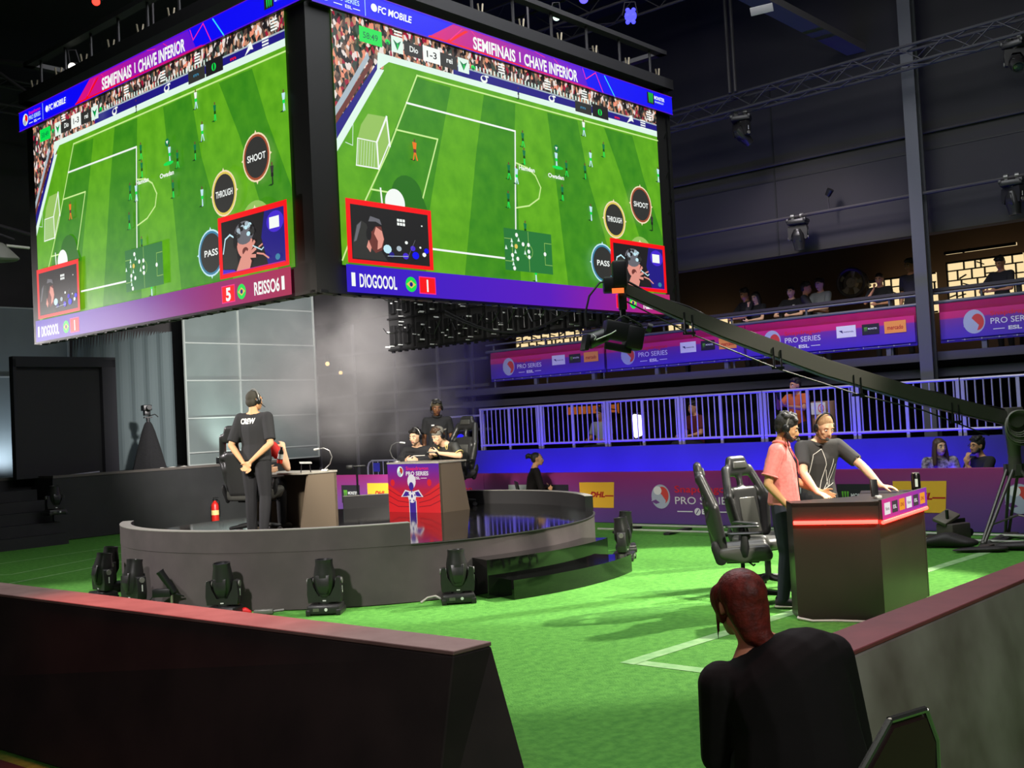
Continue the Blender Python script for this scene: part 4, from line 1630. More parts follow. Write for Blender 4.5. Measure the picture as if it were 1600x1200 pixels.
backdrop('tall pale grid backdrop behind the crew member', 22.0, 13.78, [15.24, 17.48], 1.22, [1.5, 2.28, 3.14, 4.0, 4.86, 5.7])
backdrop('pale backdrop at the far left behind the dark doorway', 23.0, 7.6, [9.92, 11.56], 1.22, [3.3, 4.75])
t = thing('dark_doorway', 'black box-shaped doorway on the far left platform', 'doorway', V(9.42, 20.95, 1.212), TH)
M_door = mat('doorway_cloth', (42, 41, 47), .85)
for (x, wd) in ((.03, .06), (1.95, .3)):
    mb = MB()
    mb.box((x, .08, 1.15), (wd, .16, 2.3))
    mb.build('jamb', M_door, t, smooth=False)
mb = MB()
mb.box((1.05, .08, 2.25), (2.1, .16, .2))
mb.build('lintel', M_door, t, smooth=False)
mb = MB()
mb.box((1.05, .14, 1.1), (2.1, .03, 2.2))
mb.build('back_cloth', M_blk, t, smooth=False)
mb = MB()
mb.box((.95, .12, .04), (.9, .04, .02), Euler((0, -.05, 0)).to_matrix())
tag(mb.build('light_bar', mat('bar_pale', (170, 168, 180), .4)), 'thin pale bar lying inside the dark doorway', 'bar').location = V(9.6, 20.68, 1.2)
bpy.data.objects['light_bar'].rotation_euler = (0, 0, TH)
# dark curtain between doorway and pale backdrop, top shaped as the light's edge
mb = MB()
for i in range(40):
    x = i * .06
    mb.quad([(x, .03 * sin(i * 1.1), 0), (x + .06, .03 * sin((i + 1) * 1.1), 0), (x + .06, .03 * sin((i + 1) * 1.1), 3.1), (x, .03 * sin(i * 1.1), 2.55 + .014 * i)])
bmesh.ops.remove_doubles(mb.bm, verts=mb.bm.verts[:], dist=.0001)
bmesh.ops.solidify(mb.bm, geom=mb.bm.faces[:], thickness=.01)
o = tag(mb.build('stage_curtain', mat('curtain_slate', (84, 96, 98), .8)), 'slate curtain, its top shaped as the edge of light, between the dark doorway and the pale backdrop', 'curtain')
o.location = V(11.45, 22.6, 1.21)
o.rotation_euler = (0, 0, TH)

# draped camera on a stand
t = thing('draped_camera', 'camera on a stand draped to the floor in black cloth', 'camera', V(12.2, 20.95, 1.212), TH - .3)
mb = MB()
n = 18
prof = [(.36, 0), (.33, .1), (.24, .45), (.14, .8), (.08, .96), (.05, 1.0)]
rings = []
for (r, z) in prof:
    rings.append([mb.bm.verts.new(((r * (1 + .09 * sin(k * 2.1) * (1 - z))) * cos(2 * pi * k / n), (r * (1 + .09 * sin(k * 2.1) * (1 - z))) * sin(2 * pi * k / n), z)) for k in range(n)])
for A, B in zip(rings, rings[1:]):
    for k in range(n):
        mb.bm.faces.new((A[k], A[(k + 1) % n], B[(k + 1) % n], B[k]))
mb.bm.faces.new(rings[-1])
mb.build('drape', M_carp, t)
mb = MB()
mb.cyl((0, 0, .98), (0, 0, 1.12), .035)
mb.box((0, 0, 1.1), (.16, .1, .03))
mb.tube([(0, 0, 1.12), (.14, -.02, 1.16), (.2, -.05, 1.1)], .012, 6)
mb.build('tripod_head', M_blkm, t)
mb = MB()
mb.box((-.02, .02, 1.3), (.17, .26, .12), bev=.012)
mb.box((-.02, 0, 1.19), (.12, .16, .1), bev=.01)
mb.cyl((-.02, -.1, 1.3), (-.02, -.26, 1.3), .04, .05)
mb.build('camera_body', M_blkm, t)
# floor fixture lighting the backdrop
t = thing('floor_uplight', 'low black floor light shining up the pale grid backdrop', 'stage light', V(14.4, 21.3, 1.212), TH)
mb = MB()
mb.box((0, 0, .09), (.62, .2, .14), bev=.012)
mb.box((-.2, 0, .01), (.08, .18, .02))
mb.box((.2, 0, .01), (.08, .18, .02))
mb.build('housing', M_blkm, t)
mb = MB()
mb.box((0, .04, .163), (.54, .08, .006))
mb.build('lens', glow('uplight_lens', (235, 245, 235), 2.0), t, smooth=False)
# fire extinguisher on the platform front
t = thing('fire_extinguisher', 'red fire extinguisher with a yellow band by the far platform', 'fire extinguisher', V(13.35, 20.38, .0), TH)
mb = MB()
mb.lathe([(.075, 0), (.08, .02), (.08, .38), (.06, .43), (.03, .46), (.03, .48)], 16)
mb.build('cylinder', mat('extinguisher_red', (190, 30, 22), .4), t)
mb = MB()
mb.lathe([(.0815, .18), (.0815, .28)], 16)
mb.build('label_band', mat('label_yellow', (225, 200, 130), .5), t)
mb = MB()
mb.cyl((0, 0, .48), (0, 0, .53), .022)
mb.box((.03, 0, .54), (.12, .03, .02))
mb.tube([(.03, 0, .5), (.1, -.02, .46), (.11, -.03, .2)], .01, 6)
mb.build('valve', M_blkm, t)
# loose cables on the platform edge
mb = MB()
q = random.Random(4)
pts = [V(12.1 + .09 * i, 20.62 + .05 * sin(i * 1.9), 1.225 + .012 * (i % 3)) for i in range(10)]
mb.tube(pts, .014, 6)
tag(mb.build('cable', mat('cable_pale', (170, 168, 160), .5)), 'pale loose cable on the platform edge below the draped camera', 'cable')

# ------------------------------------------------------------------ barriers in front
M_bar = mat('barrier_black', (62, 52, 51), .75, noise=((50, 43, 43), 2.5, 4), spec=.25)
M_bart = mat('barrier_top', (150, 120, 114), .6, noise=((132, 100, 96), 5, 4))


def barrier(label, top, bot, m_body, m_top):
    t = thing('barrier_wall', label, 'barrier', (0, 0, 0))
    mb = MB()
    mb.hexa(bot, [(x, y, z - .02) for x, y, z in top])
    bmesh.ops.bevel(mb.bm, geom=mb.bm.edges[:], offset=.006, segments=1, affect='EDGES')
    mb.build('body', m_body, t, smooth=False)
    mb = MB()
    c = Vector((sum(p[0] for p in top) / 4, sum(p[1] for p in top) / 4, 0))
    g = [Vector(p) for p in top]
    mb.hexa([p + Vector((0, 0, -.018)) for p in g], g)
    bmesh.ops.bevel(mb.bm, geom=mb.bm.edges[:], offset=.003, segments=1, affect='EDGES')
    mb.build('top_board', m_top, t, smooth=False)
    return t


d1 = Vector((-3.4, 2.91, 0))
P1, P2 = Vector((-.14, 4.61, .9)), Vector((-.29, 4.45, .9))
dL = (Vector((-3.54, 7.52, .9)) - P1).normalized()
dN = (Vector((-3.26, 6.92, .9)) - P2).normalized()
P3, P4 = P1 + dL * 7.5, P2 + dN * 7.2
barrier('long black barrier wall at left with a red-lit top', [tuple(P2), tuple(P1), tuple(P3), tuple(P4)],
        [(-.43, 4.44, 0.003), (.06, 4.56, 0.003), (P3.x + .1, P3.y + .1, 0.003), (P4.x - .1, P4.y - .15, 0.003)], M_bar, M_bart)
M_bar2 = mat('barrier_vinyl', (158, 146, 138), .4, noise=((104, 88, 84), 1.5, 4), spec=.5)  # mottled reflections on the face are put into this colour noise
Q1, Q2 = Vector((1.12, 4.32, .9)), Vector((1.08, 3.95, .9))
qd = (Vector((2.75, 6.08, .9)) - Q1).normalized()
qe = (Vector((2.49, 5.5, .9)) - Q2).normalized()
Q1, Q2 = Q1 - qd * .1, Q2 - qe * .1
barrier('dusty grey barrier wall at right, mottled reflections and red top light painted in', [tuple(Q1), tuple(Q2), tuple(Q2 + qe * 7), tuple(Q1 + qd * 7)],
        [(Q1.x, Q1.y + .02, .003), (Q2.x + .02, Q2.y - .2, .003), tuple((Q2 + qe * 7 + Vector((.12, -.16, -.897)))), tuple(Q1 + qd * 7 + Vector((0, 0, -.897)))],
        M_bar2, mat('barrier_top_redlit', (126, 58, 62), .6, noise=((112, 50, 54), 5, 3)))  # dim red light on the top is kept in its base colour

# ------------------------------------------------------------------ casters' desk
c0, c1, c2 = Vector((2.34, 9.48, 0)), Vector((3.0, 9.23, 0)), Vector((3.78, 10.32, 0))
t = thing('caster_desk', 'dark caster desk with a glowing red light strip', 'desk', c0, 0)
M_cd = mat('caster_desk_brown', (46, 35, 31), .38, spec=.5, noise=((40, 31, 27), 2, 3))


def wallpart(name, a, b, z0, z1, th, m, out=0, lean=0):
    d = (b - a).normalized()
    nrm = Vector((d.y, -d.x, 0))
    mb = MB()
    o_ = nrm * out
    A, B = a + o_, b + o_
    ln = nrm * lean
    bo = [A, B, B - nrm * th, A - nrm * th]
    mb.hexa([p - c0 + Vector((0, 0, z0)) for p in bo], [p - c0 + ln + Vector((0, 0, z1)) for p in bo])
    return mb.build(name, m, t, smooth=False)


wallpart('front_panel', c0, c1, .003, .99, .04, M_cd)
wallpart('side_panel', c1, c2, .003, .99, .04, M_cd)
c3 = c0 + Vector((.03, .32, 0))
wallpart('end_panel', c3, c0, .003, .99, .03, M_cd)
c4 = c2 + Vector((-.55, .35, 0))
wallpart('rear_panel', c2, c4, .003, .93, .04, M_cd)
mb = MB()
pts = [c0, c1, c2, c4 + Vector((.05, -.1, 0)), Vector((3.06, 9.95, 0)), c3 + Vector((.12, 0, 0)), c3]
mb.prism([(p.x - c0.x, p.y - c0.y) for p in pts], .955, .985)
mb.build('worktop', mat('caster_top', (34, 28, 27), .45), t, smooth=False)
M_neon = glow('neon_red', (255, 30, 24), 26.0, sample=True)


def neon(a, b, z, r=.016):
    d = (b - a).normalized()
    nrm = Vector((d.y, -d.x, 0))
    mb = MB()
    mb.tube([a + nrm * .026 - c0 + Vector((0, 0, z)) + d * .01, b + nrm * .026 - c0 + Vector((0, 0, z)) - d * .01], r, 8)
    return mb.build('light_strip', M_neon, t)


neon(c0, c1, .825)
neon(c1, c2, .815)
d = (c2 - c1).normalized()
nrm = Vector((d.y, -d.x, 0))
s = Scr(0, 0, 1, 1, .0005, 0)
L = (c2 - c1).length
pg = ramp_glow('caster_print_glow', 0, 0, 1.3, [(0, (235, 40, 150)), (1, (150, 30, 190))], emit=True, strength=.75)  # printed strip given its own glow, like the tiles on it
s.rect(0, 0, L, .17, pg)
lt = [glow('tile_white', (245, 240, 240), .85), glow('tile_dark', (60, 40, 60), .7), glow('tile_amber', (250, 160, 10), .85)]
tr_ = glow('tile_red', (190, 40, 20), .7)
for i in range(6):
    u = .06 + i * (L - .1) / 6
    s.rect(u, .035, u + .16, .135, lt[i % 3])
    if i % 3 == 0:
        s.text('Nova', u + .03, .07, .03, lt[1], .1, .01)
    elif i % 3 == 1:
        s.text('ESL', u + .03, .07, .03, lt[0], .1, .02)
    else:
        s.text('DHL', u + .03, .07, .03, tr_, .1, .03, 'L', .3)
g = s.build('sponsor_strip', t)
g.location = c1 - c0 + nrm * .03 + Vector((0, 0, .835))
g.rotation_euler = (0, 0, atan2(d.y, d.x))
mb = MB()
mb.box((L / 2, .014, .085), (L, .026, .17))
b_ = mb.build('strip_backing', M_blk, g, smooth=False)
mb = MB()
mb.tube([(2.36, 9.55, .015), (2.33, 9.45, .02), (2.42, 9.33, .012), (2.6, 9.3, .01), (2.8, 9.2, .01), (3.0, 9.1, .01)], .011, 6)
tag(mb.build('cable', mat('cable_white', (205, 200, 190), .5)), 'white cable running along the foot of the caster desk', 'cable')


def can(label, loc):
    t = thing('drink_can', label, 'can', loc)
    mb = MB()
    mb.lathe([(.024, 0), (.033, .008), (.033, .118), (.027, .13), (.026, .134)], 18)
    b = mb.build('body', mat('can_black', (16, 16, 16), .25, .3), t)
    mb = MB()
    mb.lathe([(.027, .13), (.0275, .136), (.022, .134)], 18)
    mb.build('lid', mat('can_silver', (215, 215, 215), .25, .8), t)
    mb = MB()
    mb.box((-.008, -.0325, .06), (.02, .003, .06))
    mb.build('logo', mat('can_mark', (190, 200, 190), .4), t, smooth=False)
    return t


k1 = can('black drink can at the right end of the caster desk', (3.70, 10.27, .985))
k1.scale = (1.25, 1.25, 1.2)
t = thing('standing_phone', 'black phone on a small stand at the caster desk corner', 'phone', (3.1, 9.62, .985), .3)
mb = MB()
mb.box((0, 0, .09), (.07, .02, .15), Euler((-.15, .05, 0)).to_matrix(), bev=.006)
mb.build('phone_body', M_blkm, t)
mb = MB()
mb.box((.012, -.02, .014), (.05, .07, .024), bev=.006)
mb.build('stand', mat('stand_pale', (205, 205, 200), .35), t)

# ------------------------------------------------------------------ camera crane
piv, tip = Vector((6.12, 13.62, 1.53)), Vector((1.15, 12.0, 3.26))
t = thing('camera_crane', 'long black camera crane reaching across the view from a tripod', 'camera crane', (0, 0, 0))
M_jib = mat('crane_black', (86, 84, 78), .4, .25, spec=.5)
ax = (tip - piv)
Lj = ax.length
ad = ax.normalized()
R = frame(ad)
tail = piv - ad * .9
mb = MB()


def beam_pts(p, hh, ww):
    up = Vector((0, 0, 1))
    side = ad.cross(up).normalized()
    u3 = side.cross(ad).normalized()
    return [p - side * ww - u3 * hh, p + side * ww - u3 * hh, p + side * ww + u3 * hh, p - side * ww + u3 * hh]


rings = []
for tt, hh, ww in ((-.16, .08, .055), (0.02, .085, .055), (.12, .09, .055), (.25, .092, .06), (.5, .1, .06), (.75, .09, .055), (.92, .07, .05), (1.0, .06, .04)):
    p = piv + ax * tt + Vector((0, 0, -.14 * sin(pi * max(0, min(1, tt))) * 1.0))
    rings.append([mb.bm.verts.new(q) for q in beam_pts(p, hh, ww)])
for A, B in zip(rings, rings[1:]):
    for k in range(4):
        mb.bm.faces.new((A[k], A[(k + 1) % 4], B[(k + 1) % 4], B[k]))
mb.bm.faces.new(rings[0])
mb.bm.faces.new(rings[-1])
bmesh.ops.bevel(mb.bm, geom=mb.bm.edges[:], offset=.012, segments=2, affect='EDGES')
arm = mb.build('arm', M_jib, t)
mb = MB()
pts = [piv + ax * tt + Vector((0, 0, .09 - .14 * sin(pi * tt) + .02 * sin(tt * 40))) for tt in [i / 40 for i in range(41)]]
mb.tube(pts, .013, 6)
mb.build('cable', M_blk, arm)
for tt in (.16, .42, .62, .83):
    p = piv + ax * tt + Vector((0, 0, -.14 * sin(pi * tt)))
    mb = MB()
    for sx in (-.05, .05):
        q = p + ad * sx
        mb.cyl(q + Vector((0, -.058, .02)), q + Vector((0, -.058, -.22)), .012, n=6)
    mb.box(p + Vector((0, -.058, -.2)), (.14, .03, .03))
    mb.build('hanger', M_blkm, arm, smooth=False)
mb = MB()
mb.tube([piv + Vector((-.3, -.06, -.18)), piv + ax * .25 + Vector((0, -.06, -.26)), piv + ax * .42 + Vector((0, -.06, -.33)), piv + ax * .62 + Vector((0, -.06, -.34)), piv + ax * .83 + Vector((0, -.06, -.27)), piv + ax * .97 + Vector((0, -.06, -.15))], .0085, 6)
mb.build('lower_rod', mat('rod_grey', (34, 33, 31), .6), t)
# head column and hanging camera
mb = MB()
mb.box(tip + Vector((.0, 0, -.01)), (.2, .16, .17), bev=.02)
mb.box(tip + Vector((.08, -.03, .1)), (.16, .13, .3), bev=.03)
mb.cyl(tip + Vector((.1, 0, -.05)), tip + Vector((.1, 0, -.42)), .035)
mb.box(tip + Vector((.1, -.02, -.2)), (.09, .09, .18), bev=.01)
hd = mb.build('head_column', M_blkm, t)
mb = MB()
mb.box(tip + Vector((.05, -.095, -.085)), (.13, .012, .055))
mb.build('status_screen', glow('status_orange', (250, 120, 50), 1.2), hd, smooth=False)
mb = MB()
mb.tube([tip + Vector((-.02, 0, .05)), tip + Vector((-.14, -.02, .02)), tip + Vector((-.26, -.02, -.12)), tip + Vector((-.31, -.02, -.3)), tip + Vector((-.3, -.02, -.45))], .012, 6)
mb.tube([tip + Vector((.12, 0, -.4)), tip + Vector((.22, -.02, -.42)), tip + Vector((.3, -.03, -.5)), tip + Vector((.2, -.04, -.62))], .012, 6)
mb.tube([tip + Vector((-.02, -.05, -.42)), tip + Vector((.1, -.08, -.36)), tip + Vector((.28, -.06, -.46)), tip + Vector((.32, -.02, -.56))], .01, 6)
mb.build('cable', M_blk, hd)
cc = tip + Vector((.0, 0, -.55))
mb = MB()
Rc = Euler((0, .22, .2)).to_matrix()
mb.box(cc + Vector((.08, 0, .02)), (.42, .18, .2), Rc, bev=.02)
mb.box(cc + Vector((.2, .02, -.05)), (.2, .2, .26), Rc, bev=.03)
mb.cyl(cc + Vector((-.1, 0, 0)), cc + Vector((-.3, -.05, -.07)), .075, .085, 18)
mb.box(cc + Vector((-.33, -.06, -.08)), (.05, .2, .17), Rc, bev=.006)
mb.box(cc + Vector((.02, -.05, -.15)), (.3, .06, .08), Rc, bev=.01)
mb.box(cc + Vector((.1, 0, .14)), (.1, .16, .1), Rc, bev=.02)
mb.cyl(cc + Vector((.35, -.03, .06)), cc + Vector((.4, -.03, .04)), .05, n=14)
cb = mb.build('camera_body', M_blkm, t)
mb = MB()
mb.tube([cc + Vector((-.22, -.15, -.06)), cc + Vector((-.05, -.16, .0)), cc + Vector((.0, -.15, .03))], .007, 6)
mb.tube([cc + Vector((-.25, -.14, 0)), cc + Vector((-.22, -.16, -.03)), cc + Vector((-.24, -.15, -.06))], .006, 6)
mb.build('bare_wire', M_lab, cb)
# pivot, weight bar and cable coils
mb = MB()
mb.box(piv + Vector((.03, 0, -.02)), (.2, .2, .34), bev=.02)
mb.cyl(piv + Vector((.02, 0, -.2)), piv + Vector((.02, 0, -.5)), .09, .07, 18)
mb.cyl(piv + Vector((.02, -.14, 0)), piv + Vector((.02, .14, 0)), .1, n=20)
mb.build('pivot', M_jib, t)
mb = MB()
for k in range(7):
    rr_ = .13 + .012 * k
    c = piv + Vector((.02 + .006 * k, -.16 - .008 * (k % 3), -.03 - .012 * k))
    mb.tube([c + Vector((cos(2 * pi * i / 22) * rr_, .01 * sin(i), sin(2 * pi * i / 22) * rr_ * 1.05)) for i in range(22)], .009, 5, closed=True)
mb.build('cable_coil', mat('coil_grey', (110, 108, 100), .45), t)
hub = piv + Vector((.02, 0, -.62))
mb = MB()
mb.cyl(hub + Vector((0, 0, .16)), hub + Vector((0, 0, -.1)), .075, .09, 16)
for k in range(3):
    a = 2 * pi * k / 3 + .4
    mb.box(hub + Vector((cos(a) * .09, sin(a) * .09, 0)), (.07, .07, .14))
mb.build('tripod_collar', M_jib, t)
feet = []
for k, a in enumerate((-2.75, -.9, 1.3)):
    f = Vector((hub.x + cos(a) * .62, hub.y + sin(a) * .75, .06))
    feet.append(f)
    mb = MB()
    for sg in (-1, 1):
        o_ = Vector((-sin(a), cos(a), 0)) * .05 * sg
        mb.cyl(hub + Vector((cos(a) * .09, sin(a) * .09, 0)) + o_, f + o_ * .4, .02, n=8)
    mb.cyl(f, f + Vector((0, 0, -.055)), .045, n=12)
    mb.ball(f, .04, 8)
    mb.build('leg', M_jib, t)
    mb = MB()
    m_ = f * .75 + hub * .25
    mb.cyl(m_, Vector((hub.x, hub.y, .35)), .011, n=6)
    mb.build('spreader', mat('spreader_steel', (150, 145, 138), .35, .6), t)
# dolly platform and bags by the crane
t = thing('crane_dolly', 'low track dolly under the camera crane tripod', 'dolly', (0, 0, 0))
mb = MB()
for a, b in ((feet[0], feet[1]), (feet[1], feet[2]), (feet[2], feet[0])):
    d_ = (b - a)
    mb.cyl(a + Vector((0, 0, -.02)), b + Vector((0, 0, -.02)), .03, n=8)
mb.build('frame', M_jib, t)
for f in feet:
    mb = MB()
    mb.box((f.x, f.y - .09, .035), (.3, .12, .05), Euler((0, 0, TH)).to_matrix(), bev=.01)
    mb.build('track_foot', mat('bag_brown', (70, 62, 56), .7), t)
G2_ = 'black kit left on the turf by the crane'


def lump(name, label, cat, ells, m, vox=.014):
    mb = MB()
    for e in ells:
        mb.hull(e, 8)
    o = blob(name, mb, m, None, vox, 6)
    return tag(o, label, cat, G2_)


M_bag = mat('bag_black', (46, 42, 40), .6, bump=(14, .4))
lump('equipment_bag', 'flat black kit bag on the turf nearest the caster desk', 'bag', [[((4.95, 13.72, .05), (.08, .05, .04)), ((5.25, 13.6, .1), (.16, .1, .09)), ((5.45, 13.5, .06), (.14, .1, .05))]], M_bag)
t = thing('camera_case', 'open dark kit case left of the crane tripod', 'case', (5.5, 14.05, 0), .5, G2_)
M_case = mat('case_grey', (84, 78, 72), .5)
mb = MB()
mb.box((0, 0, .13), (.34, .26, .24), bev=.02)
mb.build('case_body', M_case, t)
mb = MB()
mb.box((-.06, .05, .32), (.3, .2, .05), Euler((.35, -.35, 0)).to_matrix(), bev=.015)
mb.build('lid', mat('case_lid', (120, 112, 100), .5), t)
mb = MB()
mb.cyl((-.1, 0, .3), (-.1, 0, .42), .02, n=8)
mb.cyl((.2, -.1, .12), (.2, .12, .12), .05, n=12)
mb.box((.06, 0, .27), (.3, .03, .05))
mb.build('handle', M_blkm, t)
lump('sandbag', 'slack black sandbag in front of the crane tripod', 'sandbag', [[((5.3, 13.1, .03), (.22, .07, .025)), ((5.6, 12.98, .04), (.12, .08, .035))]], M_bag)
lump('sandbag', 'black sandbag at the right under the crane tripod', 'sandbag', [[((5.75, 13.12, .05), (.14, .09, .045)), ((5.95, 13.0, .06), (.12, .1, .05))]], M_bag)

# dolly track on the turf
t = thing('dolly_track', 'pale dolly track rails lying across the turf before the sponsor board', 'track', V(14.0, 10.7, 0), TR_)
for y in (0, .62):
    mb = MB()
    mb.cyl((0, y, .055), (7.4, y, .055), .018, n=8)
    mb.build('rail', mat('track_rail', (190, 196, 180), .4, .3), t)
for i in range(8):
    mb = MB()
    mb.box((.35 + i * .95, .31, .02), (.1, .8, .035), Euler((0, 0, .12)).to_matrix(), bev=.006)
    mb.build('sleeper', M_blk, t, smooth=False)

# ------------------------------------------------------------------ people
def skin(n, c):
    return mat('skin_' + n, c, .5, spec=.35)


SK_TAN = skin('tan', (214, 160, 116))
SK_FAIR = skin('fair', (232, 186, 150))
SK_DARK = skin('dark', (146, 98, 68))
SK_MID = skin('mid', (190, 136, 98))
HAIR_BK = mat('hair_black', (26, 23, 21), .5, noise=((40, 36, 32), 60, 3), bump=(120, .5))
HAIR_BR = mat('hair_brown', (74, 52, 34), .5, bump=(120, .4))
HAIR_BL = mat('hair_cropped', (172, 134, 94), .8, noise=((150, 114, 78), 50, 3))
HAIR_RED = mat('hair_red', (112, 36, 26), .55, noise=((76, 26, 20), 30, 5), bump=(60, .4), spec=.3)
EYE_W = mat('eye_white', (225, 220, 212), .3)
EYE_D = mat('eye_dark', (22, 16, 14), .2)
LIPS = mat('lip_rose', (158, 92, 80), .5)
LIPS_D = mat('lip_brown', (92, 52, 42), .5)
CL_BLK = mat('tee_black', (36, 36, 38), .9, bump=(9, .35))
CL_BLK2 = mat('trouser_black', (30, 30, 33), .85, bump=(10, .4))
CL_PINK = mat('polo_pink', (232, 128, 122), .85, noise=((240, 142, 134), 40, 2), bump=(9, .5))
CL_GREY = mat('tee_charcoal', (58, 57, 56), .9, bump=(9, .4))
CL_JEAN = mat('jeans_dark', (44, 46, 60), .85, bump=(12, .4))
CL_JEANB = mat('jeans_blue_grey', (74, 76, 98), .85, bump=(12, .4))
CL_JER = mat('jersey_black', (44, 44, 42), .6, noise=((58, 58, 54), 14, 2), bump=(9, .3))
CL_RED = mat('jersey_red', (214, 40, 34), .75)
CL_ORG = mat('tee_orange', (190, 92, 40), .85)
CL_JKT = mat('jacket_black', (25, 20, 20), .85, noise=((21, 17, 17), 3, 3), bump=(7, .5), spec=.2)
SHOE_B = mat('shoe_black', (26, 24, 24), .7)
SOLE_W = mat('sole_white', (215, 205, 185), .6)
HS_BLK = mat('headset_black', (24, 24, 24), .35, spec=.5)
HS_GRY = mat('headset_grey', (128, 126, 122), .35, .2)
FOAM = mat('mic_foam', (70, 72, 68), .95)


def v(*a):
    return Vector(a)


def stand(h=1.75):
    k = h / 1.75
    J = dict(pel=v(0, 0, .95), waist=v(0, .01, 1.1), chest=v(0, 0, 1.29), neck=v(0, -.015, 1.475), head=v(0, .02, 1.63),
             shR=v(.185, -.01, 1.425), shL=v(-.185, -.01, 1.425), elR=v(.235, -.03, 1.13), elL=v(-.235, -.03, 1.13),
             wrR=v(.24, .05, .88), wrL=v(-.24, .05, .88), hipR=v(.09, 0, .92), hipL=v(-.09, 0, .92),
             knR=v(.1, .015, .49), knL=v(-.1, .015, .49), anR=v(.1, -.03, .085), anL=v(-.1, -.03, .085))
    J = {a: b * k for a, b in J.items()}
    J['k'] = k
    return J


def sit(k=1.0, seat=.47, lean=0.0):
    z = seat + .09
    J = dict(pel=v(0, -.03, z + .02), waist=v(0, -.03 + lean * .3, z + .17), chest=v(0, -.02 + lean * .8, z + .36), neck=v(0, lean * 1.25 - .02, z + .545), head=v(0, lean * 1.55 + .03, z + .695),
             shR=v(.185, lean * 1.15, z + .495), shL=v(-.185, lean * 1.15, z + .495), elR=v(.25, .05 + lean, z + .22), elL=v(-.25, .05 + lean, z + .22),
             wrR=v(.17, .27 + lean, z + .18), wrL=v(-.17, .27 + lean, z + .18), hipR=v(.09, .02, z), hipL=v(-.09, .02, z),
             knR=v(.11, .42, z + .02), knL=v(-.11, .42, z + .02), anR=v(.11, .4, .085), anL=v(-.11, .4, .085))
    J = {a: b * 1.0 for a, b in J.items()}
    J['k'] = k
    return J


def hand(mb, wr, d, pn, right, curl=.35, s=1.0, spread=.12, thumb=.5):
    d = d.normalized()
    pn = (pn - d * pn.dot(d)).normalized()
    lat = d.cross(pn) * (1 if right else -1)
    B = lambda p, r: (p, r * s)
    kn = wr + d * .085 * s
    mb.hull([B(wr, .021), (wr + d * .03 * s + lat * .022 * s, .015 * s), (wr + d * .03 * s - lat * .02 * s, .015 * s), (kn + lat * .03 * s, .0125 * s), (kn - lat * .03 * s, .0115 * s)], 6)
    for i, (o, l) in enumerate(((.03, .072), (.010, .08), (-.010, .075), (-.029, .058))):
        p = kn + lat * o * s
        dd = (d + lat * (o * spread / .03)).normalized()
        a = curl * (.55 + .12 * i)
        for q, f in enumerate((.45, .32, .23)):
            R = Matrix.Rotation(-a if False else 0, 3, lat)
            dd = (dd * cos(a) + pn * sin(a)).normalized()
            pn2 = pn
            n_ = p + dd * l * f * s
            mb.cap(p, (.0092 - .0008 * q) * s, n_, (.0085 - .0008 * q) * s, 6)
            p = n_
            a = curl
    p = wr + d * .025 * s + lat * .022 * s
    td = (d * (.75) + lat * .7 + pn * thumb * .6).normalized()
    for q, l in enumerate((.04, .032, .027)):
        n_ = p + td * l * s
        mb.cap(p, (.0125 - .0015 * q) * s, n_, (.0112 - .0015 * q) * s, 6)
        p = n_
        td = (td + d * .3 + pn * curl * .5 - lat * .15).normalized()


